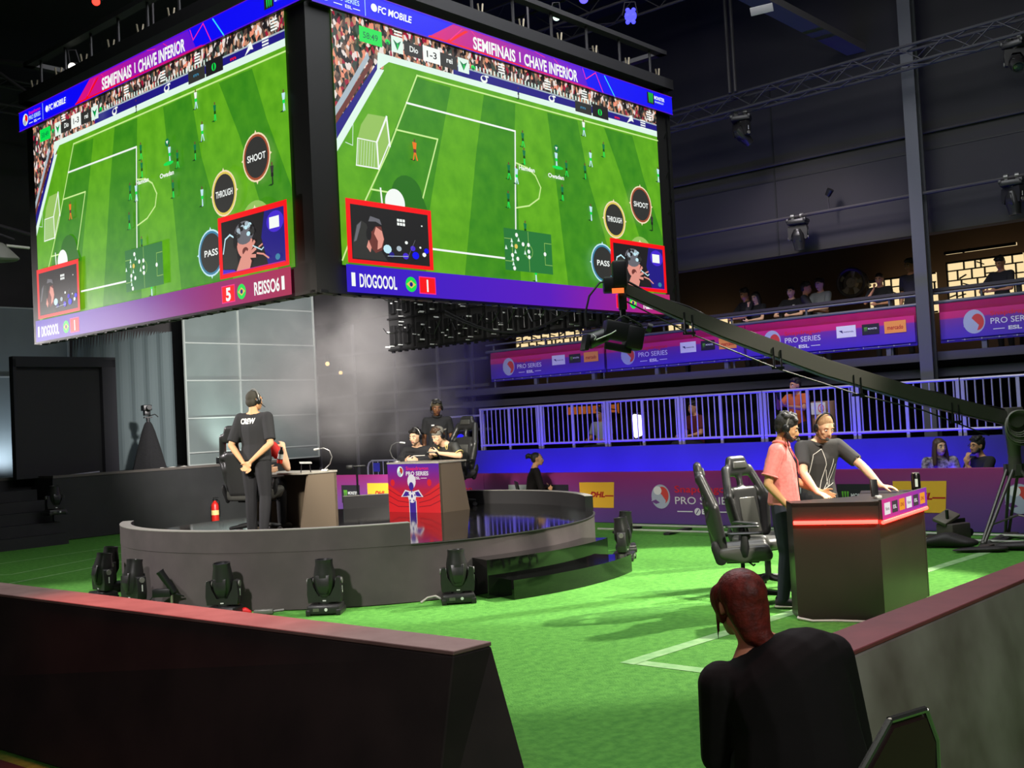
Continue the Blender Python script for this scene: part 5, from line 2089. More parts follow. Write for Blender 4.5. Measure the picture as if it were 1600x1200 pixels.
def person(label, loc, rz, J, look, vox=.0085, group=None):
    t = thing('person', label, 'person', loc, rz, group)
    k = J.get('k', 1.0)
    b = look.get('bulk', 1.0)
    sk = look['skin']
    lat = (J['shR'] - J['shL']).normalized()
    latp = (J['hipR'] - J['hipL']).normalized()

    def fr(x, z):
        z = z.normalized()
        x = (x - z * x.dot(z)).normalized()
        return Matrix((x, z.cross(x), z)).transposed()
    Fp = fr(latp, J['waist'] - J['pel'])
    Fc = fr(lat, J['neck'] - J['chest'])
    Hm = (Matrix.Rotation(look.get('yaw', 0), 3, 'Z') @ Matrix.Rotation(look.get('pitch', 0), 3, 'X') @ Matrix.Rotation(look.get('roll', 0), 3, 'Y'))
    hc = J['head']
    hs = look.get('hs', 1.0) * (.5 + .5 * k)
    H = lambda x, y, z: hc + Hm @ Vector((x * hs, y * hs, z * hs))

    def HR(e):
        return (H(*e[0]), tuple(r * hs for r in e[1]) if isinstance(e[1], tuple) else (e[1] * hs,) * 3, Hm)

    # ---- body: one continuous surface
    mb = MB()
    P, W, C_ = (J['pel'], (.15 * b * k, .1 * b * k, .09 * k), Fp), (J['waist'], (.13 * b * k, .092 * b * k, .06 * k), Fp), (J['chest'], (.152 * b * k, .1 * b * k, .12 * k), Fc)
    mb.hull([P, W])
    mb.hull([W, C_])
    mb.hull([C_, (J['shR'] - lat * .03, .052 * k), (J['shL'] + lat * .03, .052 * k)])
    mb.hull([(J['neck'], .056 * k), (J['shR'] - lat * .05 * k, .04 * k), (J['shL'] + lat * .05 * k, .04 * k), (J['chest'] + (J['neck'] - J['chest']) * .5, .06 * k)])
    mb.cap(J['neck'] - (J['head'] - J['neck']) * .2, .058 * k, H(0, -.02, -.05), .052 * hs)
    for s in 'RL':
        mb.cap(J['sh' + s], .052 * k * b, J['el' + s], .04 * k)
        mid = J['el' + s].lerp(J['wr' + s], .25)
        mb.hull([(J['el' + s], .038 * k), (mid, .041 * k), (J['wr' + s], .025 * k)], 8)
        mb.hull([(J['hip' + s], .085 * b * k), (J['hip' + s].lerp(J['kn' + s], .4), .078 * b * k), (J['kn' + s], .055 * k)], 8)
        mb.hull([(J['kn' + s], .053 * k), (J['kn' + s].lerp(J['an' + s], .35), .054 * k), (J['an' + s], .036 * k)], 8)
        f = look.get('toe', v(0, 1, 0))
        a = J['an' + s]
        mb.hull([(a + v(0, 0, -.04) - f * .03, .035), (a + f * .13 + v(0, 0, -.055), (.035, .035, .025))], 6)
        d = look.get('hd' + s, J['wr' + s] - J['el' + s])
        pn = look.get('pn' + s, v(-1 if s == 'R' else 1, .2, 0))
        hand(mb, J['wr' + s], Vector(d), Vector(pn), s == 'R', look.get('curl' + s, .35), 1.0 * k, look.get('spread', .12), look.get('thumb', .5))
    # head
    mb.hull([HR(e) for e in [((0, -.015, .03), (.076, .096, .092))]], 14)
    mb.hull([HR(e) for e in [((0, .02, .02), (.068, .07, .075)), ((0, .035, -.045), (.054, .05, .04)), ((0, .058, -.088), (.026, .026, .02)), ((0, .0, -.055), (.058, .06, .035))]], 10)
    mb.hull([HR(e) for e in [((-.03, .072, .028), .018), ((.03, .072, .028), .018)]], 8)       # brow
    mb.hull([HR(e) for e in [((0, .088, .012), .009), ((0, .106, -.026), .013), ((-.013, .09, -.03), .01), ((.013, .09, -.03), .01)]], 8)   # nose
    mb.hull([HR(e) for e in [((-.022, .076, -.058), .011), ((.022, .076, -.058), .011), ((0, .086, -.057), .012)]], 8)    # mouth
    for s in (-1, 1):
        mb.hull([HR(e) for e in [((s * .045, .06, -.02), .018)]], 8)                     # cheek
        mb.hull([HR(e) for e in [((s * .078, -.01, .012), (.01, .018, .02)), ((s * .078, -.012, -.02), (.008, .012, .014))]], 8)
    blob('body', mb, sk, t, vox, 5, .45)
    # ---- face details
    if look.get('face', True):
        for s in (-1, 1):
            mb = MB()
            mb.hull([HR(((s * .031, .079, .008), (.0135, .009, .0085)))], 8)
            e = mb.build('eye', EYE_W, t)
            mb = MB()
            mb.hull([HR(((s * .031, .0865, .007), (.0062, .004, .0062)))], 8)
            mb.build('iris', EYE_D, e)
            mb = MB()
            mb.hull([HR(((s * .017, .0905, .031), .0045)), HR(((s * .033, .091, .036), .005)), HR(((s * .049, .078, .031), .004))], 6)
            mb.build('eyebrow', look.get('browm', HAIR_BK), t)
        mb = MB()
        mb.hull([HR(((-.024, .081, -.058), .004)), HR(((0, .097, -.054), (.008, .004, .005))), HR(((.024, .081, -.058), .004)), HR(((0, .096, -.064), (.012, .005, .006)))], 6)
        mb.build('lips', LIPS_D if sk is SK_DARK else LIPS, t)
    # ---- hair
    hm = look.get('hairm', HAIR_BK)
    hair = look.get('hair', 'short')
    if hair:
        mb = MB()
        if hair == 'buzz':
            mb.hull([HR(((0, -.02, .041), (.0785, .096, .0885)))], 14)
            mb.hull([HR(((0, -.045, -.01), (.077, .07, .07)))], 10)
        elif hair in ('short', 'thick'):
            g = .012 if hair == 'thick' else .0
            mb.hull([HR(((0, -.026, .05), (.081 + g * .4, .1 + g * .5, .086 + g)))], 14)
            mb.hull([HR(((0, -.055, .0), (.076, .064, .066)))], 10)
            q_ = random.Random(len(label))
            for i in range(14):
                a_ = q_.uniform(0, 2 * pi)
                e_l = q_.uniform(.5, 1.25)
                mb.hull([HR(((cos(a_) * cos(e_l) * .085, -.02 + sin(a_) * cos(e_l) * .1, .055 + sin(e_l) * (.085 + g)), (.022, .03, .02)))], 6)
            mb.hull([HR(((-.045, .05, .095), (.03, .026, .022))), HR(((.045, .05, .095), (.03, .026, .022))), HR(((0, 0, .12 + g), (.05, .05, .02)))], 8)
        elif hair == 'long':
            mb.hull([HR(((0, -.026, .045), (.086, .102, .092)))], 14)
            for s in (-1, 1):
                mb.hull([HR(((s * .075, -.01, .05), (.022, .05, .04))), HR(((s * .09, .0, -.1), (.03, .045, .05))), HR(((s * .1, .02, -.24), (.03, .035, .04)))], 8)
            mb.hull([HR(((0, -.07, .0), (.085, .045, .07))), HR(((0, -.08, -.2), (.1, .04, .06)))], 10)
        elif hair == 'bun':
            mb.hull([HR(((0, -.03, .042), (.081, .098, .088)))], 14)
            mb.hull([HR(((0, -.055, .0), (.077, .06, .06)))], 10)
            mb.hull([HR(((0, -.15, .075), (.045, .045, .045)))], 10)
            mb.hull([HR(((0, -.19, .06), (.02, .02, .05)))], 6)
        elif hair == 'tail':
            mb.hull([HR(((0, -.025, .04), (.089, .107, .094)))], 14)
            mb.hull([HR(((0, -.055, .0), (.084, .068, .08))), HR(((.012, -.075, -.095), (.06, .042, .05)))], 12)
            for s in (-1, 1):
                mb.hull([HR(((s * .074, .02, .03), (.017, .05, .05))), HR(((s * .066, .01, -.035), (.012, .02, .03)))], 8)
            mb.hull([HR(((-.07, .035, -.02), (.008, .012, .03))), HR(((-.064, .055, -.12), .004))], 6)
            mb.hull([HR(((.02, -.085, -.1), (.045, .034, .04))), HR(((.07, -.1, -.175), (.04, .03, .035))), HR(((.125, -.07, -.215), (.022, .02, .022)))], 8)
        blob('hair', mb, hm, t, .007 if vox < .012 else .012, 4, .4)
    if look.get('beard'):
        mb = MB()
        mb.hull([HR(e) for e in [((-.06, .012, -.04), (.009, .02, .028)), ((-.042, .046, -.075), (.014, .02, .018)), ((-.05, .0, -.07), .016)]], 8)
        mb.hull([HR(e) for e in [((.06, .012, -.04), (.009, .02, .028)), ((.042, .046, -.075), (.014, .02, .018)), ((.05, .0, -.07), .016)]], 8)
        mb.hull([HR(e) for e in [((-.036, .052, -.082), .015), ((.036, .052, -.082), .015), ((0, .071, -.088), .017), ((0, .058, -.1), .016)]], 8)
        mb.hull([HR(e) for e in [((-.024, .086, -.045), .006), ((.024, .086, -.045), .006), ((0, .1, -.043), .007)]], 6)
        blob('beard', mb, look.get('beardm', hm), t, .006, 3, .4)
    # ---- cap
    if look.get('cap'):
        mb = MB()
        mb.hull([HR(((0, -.022, .062), (.087, .104, .085))), HR(((0, -.022, .05), (.088, .105, .01)))], 14)
        if look['cap'] == 'back':
            mb.hull([HR(((-.05, -.12, .05), (.02, .03, .006))), HR(((.05, -.12, .05), (.02, .03, .006))), HR(((0, -.16, .04), (.04, .02, .006)))], 8)
        blob('cap', mb, look['capm'], t, .007, 3, .4)
    # ---- clothing
    e_ = .015 * k
    lo = look.get('loose', .0)

    def up(E, a):
        r = E[1] if isinstance(E[1], tuple) else (E[1],) * 3
        return (E[0], tuple(x + a for x in r), E[2] if len(E) > 2 else None)
    if look.get('shirt'):
        mb = MB()
        hem = J['pel'].lerp(J['waist'], look.get('hem', .1))
        Hh = (hem, (.152 * b * k + lo, .106 * b * k + lo, .03), Fp)
        mb.hull([up(Hh, e_), up(W, e_ + lo)])
        mb.hull([up(W, e_ + lo), up(C_, e_ + lo * .6)])
        mb.hull([up(C_, e_), (J['shR'] - lat * .025, .052 * k + e_), (J['shL'] + lat * .025, .052 * k + e_)])
        mb.hull([(J['neck'] - (J['head'] - J['neck']) * .22, .06 * k), (J['shR'] - lat * .05 * k, .04 * k + e_), (J['shL'] + lat * .05 * k, .04 * k + e_), (J['chest'] + (J['neck'] - J['chest']) * .4, .075 * k)])
        for s in 'RL':
            sh, el, wr = J['sh' + s], J['el' + s], J['wr' + s]
            if look.get('sleeve', 'short') == 'short':
                f = look.get('slen', .72)
                en = sh.lerp(el, f)
                dd = (el - sh).normalized()
                mb.hull([(sh, .054 * k * b + e_), (en, (.05 * k * b + e_, .05 * k * b + e_, .008), frame(dd))], 10)
            else:
                mb.cap(sh, .054 * k * b + e_, el, .046 * k + e_)
                mb.cap(el, .046 * k + e_, wr.lerp(el, .06), .03 * k + e_ * .8)
        sho = blob('shirt' if not look.get('jacket') else 'jacket', mb, look['shirt'], t, vox, 5, .45)
    else:
        sho = None
    if look.get('collar'):
        mb = MB()
        n_ = J['neck'] + (J['head'] - J['neck']) * .12
        R = frame(J['head'] - J['neck'] + v(0, -.03, .05))
        pts = [n_ + R @ Vector((cos(a) * .073 * k, sin(a) * .07 * k, .012 * cos(a * 2))) for a in [2 * pi * i / 20 for i in range(20)]]
        mb.tube(pts, .016, 6, closed=True)
        mb.build('collar', look['collar'], t)
    if look.get('cuffs'):
        for s in 'RL':
            sh, el = J['sh' + s], J['el' + s]
            c = sh.lerp(el, look.get('slen', .72))
            R = frame(el - sh)
            mb = MB()
            mb.tube([c + R @ Vector((cos(a) * (.052 * k * b + e_), sin(a) * (.052 * k * b + e_), 0)) for a in [2 * pi * i / 20 for i in range(20)]], .008, 6, closed=True)
            mb.build('cuff', look['cuffs'], t)
    if look.get('pants'):
        mb = MB()
        mb.hull([up(P, .012), (J['hipR'], .085 * b * k + .012), (J['hipL'], .085 * b * k + .012), (J['pel'].lerp(J['waist'], .45), (.14 * b * k + .01, .095 * b * k + .01, .02), Fp)])
        for s in 'RL':
            hp, kn, an = J['hip' + s], J['kn' + s], J['an' + s]
            mb.hull([(hp, .086 * b * k + .014), (hp.lerp(kn, .4), .08 * b * k + .013), (kn, .06 * k + .012)], 9)
            mb.hull([(kn, .06 * k + .012), (kn.lerp(an, .35), .058 * k + .012), (an + v(0, 0, look.get('pl', .0)), .045 * k + .01)], 9)
        blob('trousers', mb, look['pants'], t, vox, 5, .45)
        for s in 'RL':
            f = look.get('toe', v(0, 1, 0))
            a = J['an' + s]
            z0 = a.z - .085
            mb = MB()
            p = lambda d, z: Vector((a.x, a.y, z0 + z)) + f * d
            mb.hull([(p(-.04, .05), (.038, .038, .045)), (p(.06, .05), (.042, .042, .03)), (p(.16, .035), (.042, .042, .03))], 8)
            sh_ = mb.build('shoe', look.get('shoe', SHOE_B), t)
            if look.get('sole'):
                mb = MB()
                mb.hull([(p(-.045, .015), (.042, .042, .015)), (p(.165, .015), (.046, .046, .015))], 8)
                mb.build('sole', look['sole'], sh_)
    # ---- headset
    if look.get('headset'):
        side = look.get('micside', 1)
        tl = look.get('bandtilt', 0)
        mb = MB()
        pts = [H(cos(a) * .095, -.012 + tl * sin(a), .02 + sin(a) * (.125 + look.get('bandh', 0))) for a in [pi * i / 16 for i in range(17)]]
        mb.tube(pts, .0085, 6)
        hb = mb.build('headset', look.get('bandm', HS_GRY), t)
        for s in (-1, 1):
            mb = MB()
            mb.hull([HR(((s * .09, -.008, .0), (.018, .036, .044)))], 10)
            mb.build('ear_cup', HS_BLK, hb)
        mb = MB()
        mb.tube([H(side * .1, 0, -.02), H(side * .1, .05, -.06), H(side * .07, .1, -.075), H(side * .035, .118, -.068)], .0045, 6)
        mb.build('microphone_boom', HS_BLK, hb)
        if look.get('foam', True):
            mb = MB()
            mb.hull([HR(((side * .03, .12, -.066), .018 if look.get('foam') else .012))], 8)
            mb.build('microphone_foam', look.get('foamm', FOAM), hb)
    t['_'] = 0
    del t['_']
    return t, sho, H


def to_local(loc, rz, P):
    return Matrix.Rotation(-rz, 3, 'Z') @ (Vector(P) - Vector(loc))


def printed(name, sho, parent, origin, ex, ez, draw, m, off=.004):
    """lay flat letters or marks onto a garment: draw(mb) makes them in an xz plane, then each point is pushed onto the cloth"""
    mb = MB()
    draw(mb)
    me = sho.data
    bv = BVHTree.FromPolygons([x.co.copy() for x in me.vertices], [tuple(p.vertices) for p in me.polygons])
    ex, ez = Vector(ex).normalized(), Vector(ez).normalized()
    nrm = ex.cross(ez).normalized()          # points away from the wearer
    o = Vector(origin)
    for x in mb.bm.verts:
        p = o + ex * x.co.x + ez * x.co.z
        hit = bv.ray_cast(p + nrm * .4, -nrm)
        x.co = (hit[0] if hit[0] is not None else p) + nrm * off
    r = mb.build(name, m, parent, smooth=False)
    return r


PRW = mat('print_cloth_white', (230, 228, 220), .8)
PRG = mat('print_cloth_gold', (222, 200, 120), .7)


def txt(s, h, w_, bold=.03):
    return lambda mb: mb.text(s, Matrix.Identity(4), h, w_, 0, bold, 'C')


def dot(r, sx=1):
    return lambda mb: mb.quad([(-r * sx, 0, -r), (r * sx, 0, -r), (r * sx, 0, r), (-r * sx, 0, r)])


def strips(lines, wd):
    def f(mb):
        for pts in lines:
            for (x0, z0), (x1, z1) in zip(pts, pts[1:]):
                d = Vector((x1 - x0, z1 - z0))
                n = max(1, int(d.length / .03))
                q = Vector((-d.y, d.x)).normalized() * wd / 2
                for i in range(n):
                    a = Vector((x0, z0)) + d * i / n
                    c = Vector((x0, z0)) + d * (i + 1) / n
                    mb.quad([(a.x - q.x, 0, a.y - q.y), (c.x - q.x, 0, c.y - q.y), (c.x + q.x, 0, c.y + q.y), (a.x + q.x, 0, a.y + q.y)])
    return f


# 1 crew member standing on the stage, hands behind his back
L, rz = (-3.08, 13.1, .609), -.34
J = stand(1.73)
J.update(elR=v(.27, -.1, 1.1), elL=v(-.27, -.1, 1.1), wrR=v(.055, -.2, .9), wrL=v(-.05, -.185, .88), anR=v(.1, -.06, .085), anL=v(-.12, .03, .085))
P_, sho, H = person('standing man in black crew shirt, hands clasped behind his back', L, rz, J, dict(
    skin=SK_TAN, hair='buzz', hairm=mat('hair_dark_crop', (52, 48, 38), .8), shirt=CL_BLK, pants=CL_BLK2, headset=True, micside=1, yaw=-.35, loose=.026, hem=-.2,
    hdR=v(-.5, -.05, -.6), hdL=v(.5, -.05, -.65), pnR=v(0, -1, .2), pnL=v(0, -1, .2), curlR=.6, curlL=.5, foam=False, sole=SOLE_W, slen=.86, bulk=1.06))
printed('back_print', sho, P_, (-.03, -.1, 1.345), (1, 0, 0), (0, 0, 1), txt('CREW', .062, .2, .045), PRW)

# 2 seated player at the plain desk, mostly hidden by the crew member
L, rz = (-3.26, 13.76, .607), -.35
J = sit(1.0, .47, .12)
J.update(elR=v(.34, .22, .77), wrR=v(.30, .22, 1.01), elL=v(-.26, .2, .74), wrL=v(-.1, .42, .75))
person('seated player in red at the plain desk, behind the crew member', L, rz, J, dict(
    skin=SK_FAIR, hair='short', shirt=CL_RED, slen=.45, pants=CL_BLK2, headset=True, yaw=-.1, hdR=v(-.3, .1, 1), pnR=v(-1, .3, 0), curlR=.9, pitch=-.1), .011)

# 3 player in the cap
L, rz = V(11.54, 11.45, .607), TR_ + pi
J = sit(1.0, .47, .16)
J.update(elR=v(.27, .14, .76), wrR=v(.1, .34, .815), elL=v(-.3, .12, .76), wrL=v(-.1, .34, .815), head=v(0, .25, 1.055), neck=v(0, .14, .955), chest=v(0, .03, .80), waist=v(0, -.02, .67), shR=v(.185, .1, .90), shL=v(-.185, .1, .90))
P_, sho, H = person('seated player in grey cap and black jersey holding a controller', L, rz, J, dict(
    skin=SK_FAIR, hair='short', hairm=HAIR_BR, browm=HAIR_BR, cap='back', capm=mat('cap_grey', (120, 116, 106), .85), shirt=CL_JER, pants=CL_BLK2, headset=True, foam=False, cuffs=PRG,
    pitch=-.42, yaw=-.12, hdR=v(-.6, .55, .12), hdL=v(.6, .55, .12), pnR=v(-.5, -.5, .2), pnL=v(.5, -.5, .2), curlR=.75, curlL=.75, bandm=HS_BLK, loose=.008))
printed('chest_crest', sho, P_, (-.075, .25, .90), (-1, 0, 0), (0, 0, 1), strips([[(-.025, .03), (-.012, -.035), (.012, -.035), (.025, .03)], [(-.02, .0), (.0, .03), (.02, 0)]], .012), PRG)
printed('chest_mark', sho, P_, (.085, .25, .89), (-1, 0, 0), (0, 0, 1), dot(.014), PRG)

# 4 referee behind the player
L, rz = (-1.17, 16.85, .609), pi + .12
J = stand(1.585)
P_, sho, H = person('standing person in black polo with headset behind the capped player', L, rz, J, dict(
    skin=SK_DARK, hair='short', hairm=HAIR_BK, cap='front', capm=mat('cap_brown', (92, 82, 62), .85), shirt=CL_BLK, pants=CL_BLK2, headset=True, micside=1, pitch=-.16, collar=CL_BLK, yaw=.05, loose=.012, foam=False, hem=-.2))
printed('chest_mark', sho, P_, (.075, .1, 1.22), (-1, 0, 0), (0, 0, 1), dot(.01, 2.2), PRW)

# 5 man in black beside the player
L, rz = (-1.44, 16.75, .607), pi - .25
J = sit(1.0, .27, .12)
J.update(elR=v(.26, .2, .70), wrR=v(.1, .4, .72), elL=v(-.26, .2, .74), wrL=v(-.1, .4, .72))
person('seated man in black with headset, left of the capped player', L, rz, J, dict(
    skin=SK_FAIR, hair='short', shirt=CL_BLK, sleeve='long', pants=CL_BLK2, headset=True, bandm=HS_GRY, pitch=-.12, yaw=-.25, micside=-1, foam=False), .0095)
st = thing('stool', 'black stool under the seated man in black on the stage', 'stool', (-1.44, 16.76, .607), 0)
mb = MB()
mb.cyl((0, 0, .22), (0, 0, .27), .17, n=20)
mb.build('seat', M_blk, st)
for k in range(4):
    mb = MB()
    mb.cyl((.12 * cos(k * pi / 2), .12 * sin(k * pi / 2), .23), (.17 * cos(k * pi / 2), .17 * sin(k * pi / 2), 0), .014, n=8)
    mb.build('leg', M_blkm, st)

# 6 woman with the bun in front of the board
L, rz = V(14.62, 12.55, 0), -pi / 2 + .1
J = sit(1.0, .36, .05)
J.update(elR=v(.24, .12, .66), wrR=v(-.08, .26, .66), elL=v(-.24, .12, .66), wrL=v(.08, .27, .64))
person('seated woman in black with hair in a bun before the sponsor board', L, rz, J, dict(
    skin=SK_TAN, hair='bun', shirt=CL_JKT, sleeve='long', jacket=True, pants=CL_BLK2, pitch=.02, yaw=-.15), .012)
st = thing('low_chair', 'low black chair under the woman with the bun', 'chair', V(14.62, 12.55, 0), -pi / 2 + .1)
mb = MB()
mb.box((0, .0, .33), (.42, .42, .05), bev=.01)
mb.build('seat', M_blk, st)
mb = MB()
mb.box((0, -.25, .58), (.42, .03, .42), Euler((.2, 0, 0)).to_matrix(), bev=.012)
mb.build('backrest', M_leath, st)
for sx in (-1, 1):
    for sy in (-1, 1):
        mb = MB()
        mb.cyl((sx * .18, sy * .18, 0), (sx * .18, sy * .18, .32), .014, n=8)
        mb.build('leg', M_blkm, st)

# 7 caster in the pink polo
L, rz = (2.43, 10.12, .004), -1.98
J = stand(1.745)
J.update(head=v(0, .07, 1.615), neck=v(0, .0, 1.475), chest=v(0, -.02, 1.29),
         elR=v(.25, -.09, 1.13), wrR=v(.17, .06, .93), elL=v(-.24, .06, 1.13), wrL=v(-.2, .3, 1.02), anR=v(.1, -.04, .085), anL=v(-.11, .08, .085), knL=v(-.11, .05, .49))
P_, sho, H = person('man in pink polo shirt and headset, hand in pocket, at the caster desk', L, rz, J, dict(
    skin=SK_TAN, hair='thick', shirt=CL_PINK, pants=CL_JEAN, headset=True, micside=1, bulk=1.1, beard=True, collar=CL_PINK, cuffs=CL_PINK, pitch=-.34, yaw=.12, loose=.02,
    hem=-.05, hdR=v(-.05, .35, -1), pnR=v(-1, 0, 0), curlR=.25, slen=.75, foam=True, bandh=.012, sole=SOLE_W, bandm=HS_GRY), .008)
mb = MB()
mb.tube([H(.1, .0, -.03), v(.09, .09, 1.43), v(.1, .15, 1.3), v(.12, .16, 1.1), v(.11, .17, .96)], .005, 6)
mb.build('headset_cable', HS_BLK, P_)
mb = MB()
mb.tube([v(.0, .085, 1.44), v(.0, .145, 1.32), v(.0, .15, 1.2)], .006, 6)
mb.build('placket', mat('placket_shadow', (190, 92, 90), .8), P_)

# 8 caster in the charcoal tee leaning on the desk
L, rz = (2.90, 10.66, .004), -2.86
J = stand(1.77)
W2 = lambda P: to_local(L, rz, P)
wr_r, wr_l = W2((2.72, 10.06, 1.03)), W2((3.36, 10.22, 1.045))
J.update(head=v(0, .17, 1.60), neck=v(0, .07, 1.47), chest=v(0, .04, 1.28), waist=v(0, .0, 1.1),
         shR=v(.19, .06, 1.42), shL=v(-.19, .07, 1.42))
J['wrR'], J['wrL'] = wr_r, wr_l
J['elR'] = J['shR'].lerp(wr_r, .54) + v(.05, -.03, -.02)
J['elL'] = J['shL'].lerp(wr_l, .54) + v(-.04, -.02, -.0)
P_, sho, H = person('man in charcoal T-shirt with white lines and headset, leaning on the caster desk', L, rz, J, dict(
    skin=SK_FAIR, hair='buzz', hairm=HAIR_BL, browm=HAIR_BL, shirt=CL_GREY, pants=CL_BLK2, headset=True, micside=1, foam=True, pitch=-.42, yaw=.02, bulk=1.04, loose=.012, bandm=HS_BLK,
    hdR=W2((2.80, 9.9, .985)) - wr_r, pnR=v(0, 0, -1), hdL=W2((3.52, 10.12, 1.02)) - wr_l, pnL=v(0, 0, -1), curlR=.18, curlL=.28, hem=-.25, slen=.74, beard=True, beardm=mat('stubble', (176, 130, 96), .8)), .008)
printed('shirt_print', sho, P_, (0, .16, 1.2), (-1, 0, 0), (0, 0, 1), strips([
    [(-.15, -.08), (-.12, .15), (-.03, .2), (-.02, .17)], [(.09, .1), (.02, -.12), (-.06, -.24)], [(-.02, .17), (.0, .05), (-.07, -.22)], [(.0, -.0), (.03, -.16), (-.05, -.2), (.1, -.13)], [(.12, .05), (.05, -.1), (.04, -.155)]], .006), PRW)
printed('chest_emblem', sho, P_, (-.09, .16, 1.27), (-1, 0, 0), (0, 0, 1), lambda mb: [mb.quad([(.15, 0, .03), (.21, 0, .045), (.2, 0, .0), (.19, 0, -.035)]), mb.quad([(.165, 0, .01), (.185, 0, -.01), (.19, 0, -.035), (.18, 0, -.02)])], PRW)

# 9 red-haired woman in the foreground
L, rz = (.93, 3.98, 0), .06
J = sit(1.03, .44, .0)
J.update(pel=v(.02, -.05, .53), waist=v(.015, -.03, .68), chest=v(.0, .0, .83), neck=v(-.085, .08, .955), head=v(-.13, .12, 1.087),
         shL=v(-.225, .06, .815), shR=v(.165, .01, .90), elL=v(-.245, .1, .55), wrL=v(-.14, .36, .6), elR=v(.255, .06, .58), wrR=v(.16, .32, .58))
P_, sho, H = person('red-haired woman in black jacket seated in the foreground, seen from behind', L, rz, J, dict(
    skin=mat('skin_rosy', (206, 130, 100), .5), hair='tail', hairm=HAIR_RED, shirt=CL_JKT, sleeve='long', jacket=True, pants=CL_BLK2, bulk=1.3, loose=.035, yaw=.30, pitch=-.14, roll=.04, hem=-.3), .008)


def folding_chair(label, loc, rz):
    t = thing('stacking_chair', label, 'chair', loc, rz, 'chairs in the foreground')
    mb = MB()
    mb.hull([((-.2, -.18, .42), .02), ((.2, -.18, .42), .02), ((-.2, .2, .43), .02), ((.2, .2, .43), .02)], 6)
    mb.build('seat', mat('chair_vinyl', (44, 26, 24), .45), t)
    mb = MB()
    pl = [(-.19, .56), (.17, .56), (.2, .80), (.16, .89), (.0, .89), (-.2, .72)]
    M = Matrix(((1, 0, 0, 0), (0, cos(.15), -sin(.15), -.135), (0, 0, 1, 0), (0, 0, 0, 1)))
    M = Matrix.Translation((0, -.13, 0)) @ Matrix(((1, 0, 0, 0), (0, 0, -1, 0), (0, 1, 0, 0), (0, 0, 0, 1)))
    mb.prism(pl, .07, .105, M)
    bmesh.ops.bevel(mb.bm, geom=mb.bm.edges[:], offset=.012, segments=2, affect='EDGES')
    mb.build('backrest', mat('chair_vinyl', (44, 26, 24), .45), t)
    for sx in (-1, 1):
        mb = MB()
        mb.tube([(sx * .21, .2, 0), (sx * .21, .18, .42), (sx * .215, -.1, .44), (sx * .21, -.215, .5), (sx * .21, -.22, .72 + (.08 if sx > 0 else 0)), ((.165, -.222, .897) if sx > 0 else (.0, -.222, .897))], .011, 8)
        mb.tube([(sx * .21, -.22, 0), (sx * .21, -.16, .42)], .011, 8)
        mb.build('frame', mat('chair_chrome', (160, 156, 150), .18, .9), t)
    mb = MB()
    mb.tube([(.0, -.222, .899), (.165, -.222, .899)], .011, 8)
    mb.build('top_rail', mat('chair_chrome', (160, 156, 150), .18, .9), t)
    return t


folding_chair('dark vinyl chair with chrome rim at the bottom right corner', (.90, 3.36, 0), .6)
st = thing('stool', 'black padded stool under the red-haired woman', 'stool', (.95, 3.98, 0), 0)
mb = MB()
mb.cyl((0, 0, .40), (0, 0, .44), .2, n=20)
mb.build('seat', M_blk, st)
for k in range(4):
    mb = MB()
    mb.cyl((.14 * cos(k * pi / 2), .14 * sin(k * pi / 2), .4), (.19 * cos(k * pi / 2), .19 * sin(k * pi / 2), 0), .014, n=8)
    mb.build('leg', M_blkm, st)

# 10, 11 the pair behind the sponsor board on the right
L, rz = V(15.86, 5.93, 0), pi - .1
person('long-haired woman in a patterned top behind the right sponsor board', L, rz, sit(1.0, .36, .03), dict(
    skin=SK_FAIR, hair='long', hairm=HAIR_BR, shirt=mat('top_patterned', (70, 66, 70), .8, noise=((190, 180, 190), 18, 2)), sleeve='long', pants=CL_BLK2, yaw=.25), .011)
L, rz = V(15.86, 5.30, 0), pi / 2 + .35
J = sit(1.0, .36, .06)
J.update(elR=v(.2, .26, .62), wrR=v(.06, .22, .93), elL=v(-.22, .26, .66), wrL=v(-.05, .36, .9))
P_, sho, H = person('dark-haired man in glasses resting chin on his hand behind the board', L, rz, J, dict(
    skin=SK_TAN, hair='thick', shirt=CL_BLK, sleeve='short', pants=CL_BLK2, beard=True, hdR=v(0, .1, .4), pnR=v(0, -1, .3), hdL=v(0, .1, .4), pnL=v(0, -1, .3), curlR=.9, curlL=.9, pitch=.05), .011)
mb = MB()
for s in (-1, 1):
    mb.tube([H(s * .033 + cos(a) * .024, .1, .008 + sin(a) * .018) for a in [2 * pi * i / 14 for i in range(14)]], .0025, 5, closed=True)
    mb.tube([H(s * .057, .098, .012), H(s * .08, .0, .01)], .0025, 5)
mb.tube([H(-.01, .102, .012), H(.01, .102, .012)], .0025, 5)
mb.build('glasses', HS_BLK, P_)

# 12 spectator with a phone behind the railing
L, rz = V(17.3, 8.82, .622), pi / 2 + .75
J = stand(1.68)
J.update(elR=v(.24, .2, 1.2), wrR=v(.1, .42, 1.38), elL=v(-.24, .18, 1.17), wrL=v(-.08, .42, 1.22), head=v(0, .03, 1.56))
person('spectator in orange T-shirt holding a phone behind the railing', L, rz, J, dict(
    skin=SK_MID, hair='short', shirt=CL_ORG, pants=CL_BLK2, beard=True, hdR=v(-.2, .3, 1), pnR=v(-1, .2, 0), hdL=v(.3, .7, .3), pnL=v(0, -.2, 1), curlR=.5, curlL=.6, yaw=-.3), .011)
mb = MB()
mb.box((0, 0, 0), (.075, .009, .15), bev=.003)
o = tag(mb.build('mobile_phone', M_blkm, None), 'phone held up by the spectator in orange', 'phone')
o.location = V(17.3, 8.82, .622) + Matrix.Rotation(pi / 2 + .75, 3, 'Z') @ v(.03, .5, 1.42)
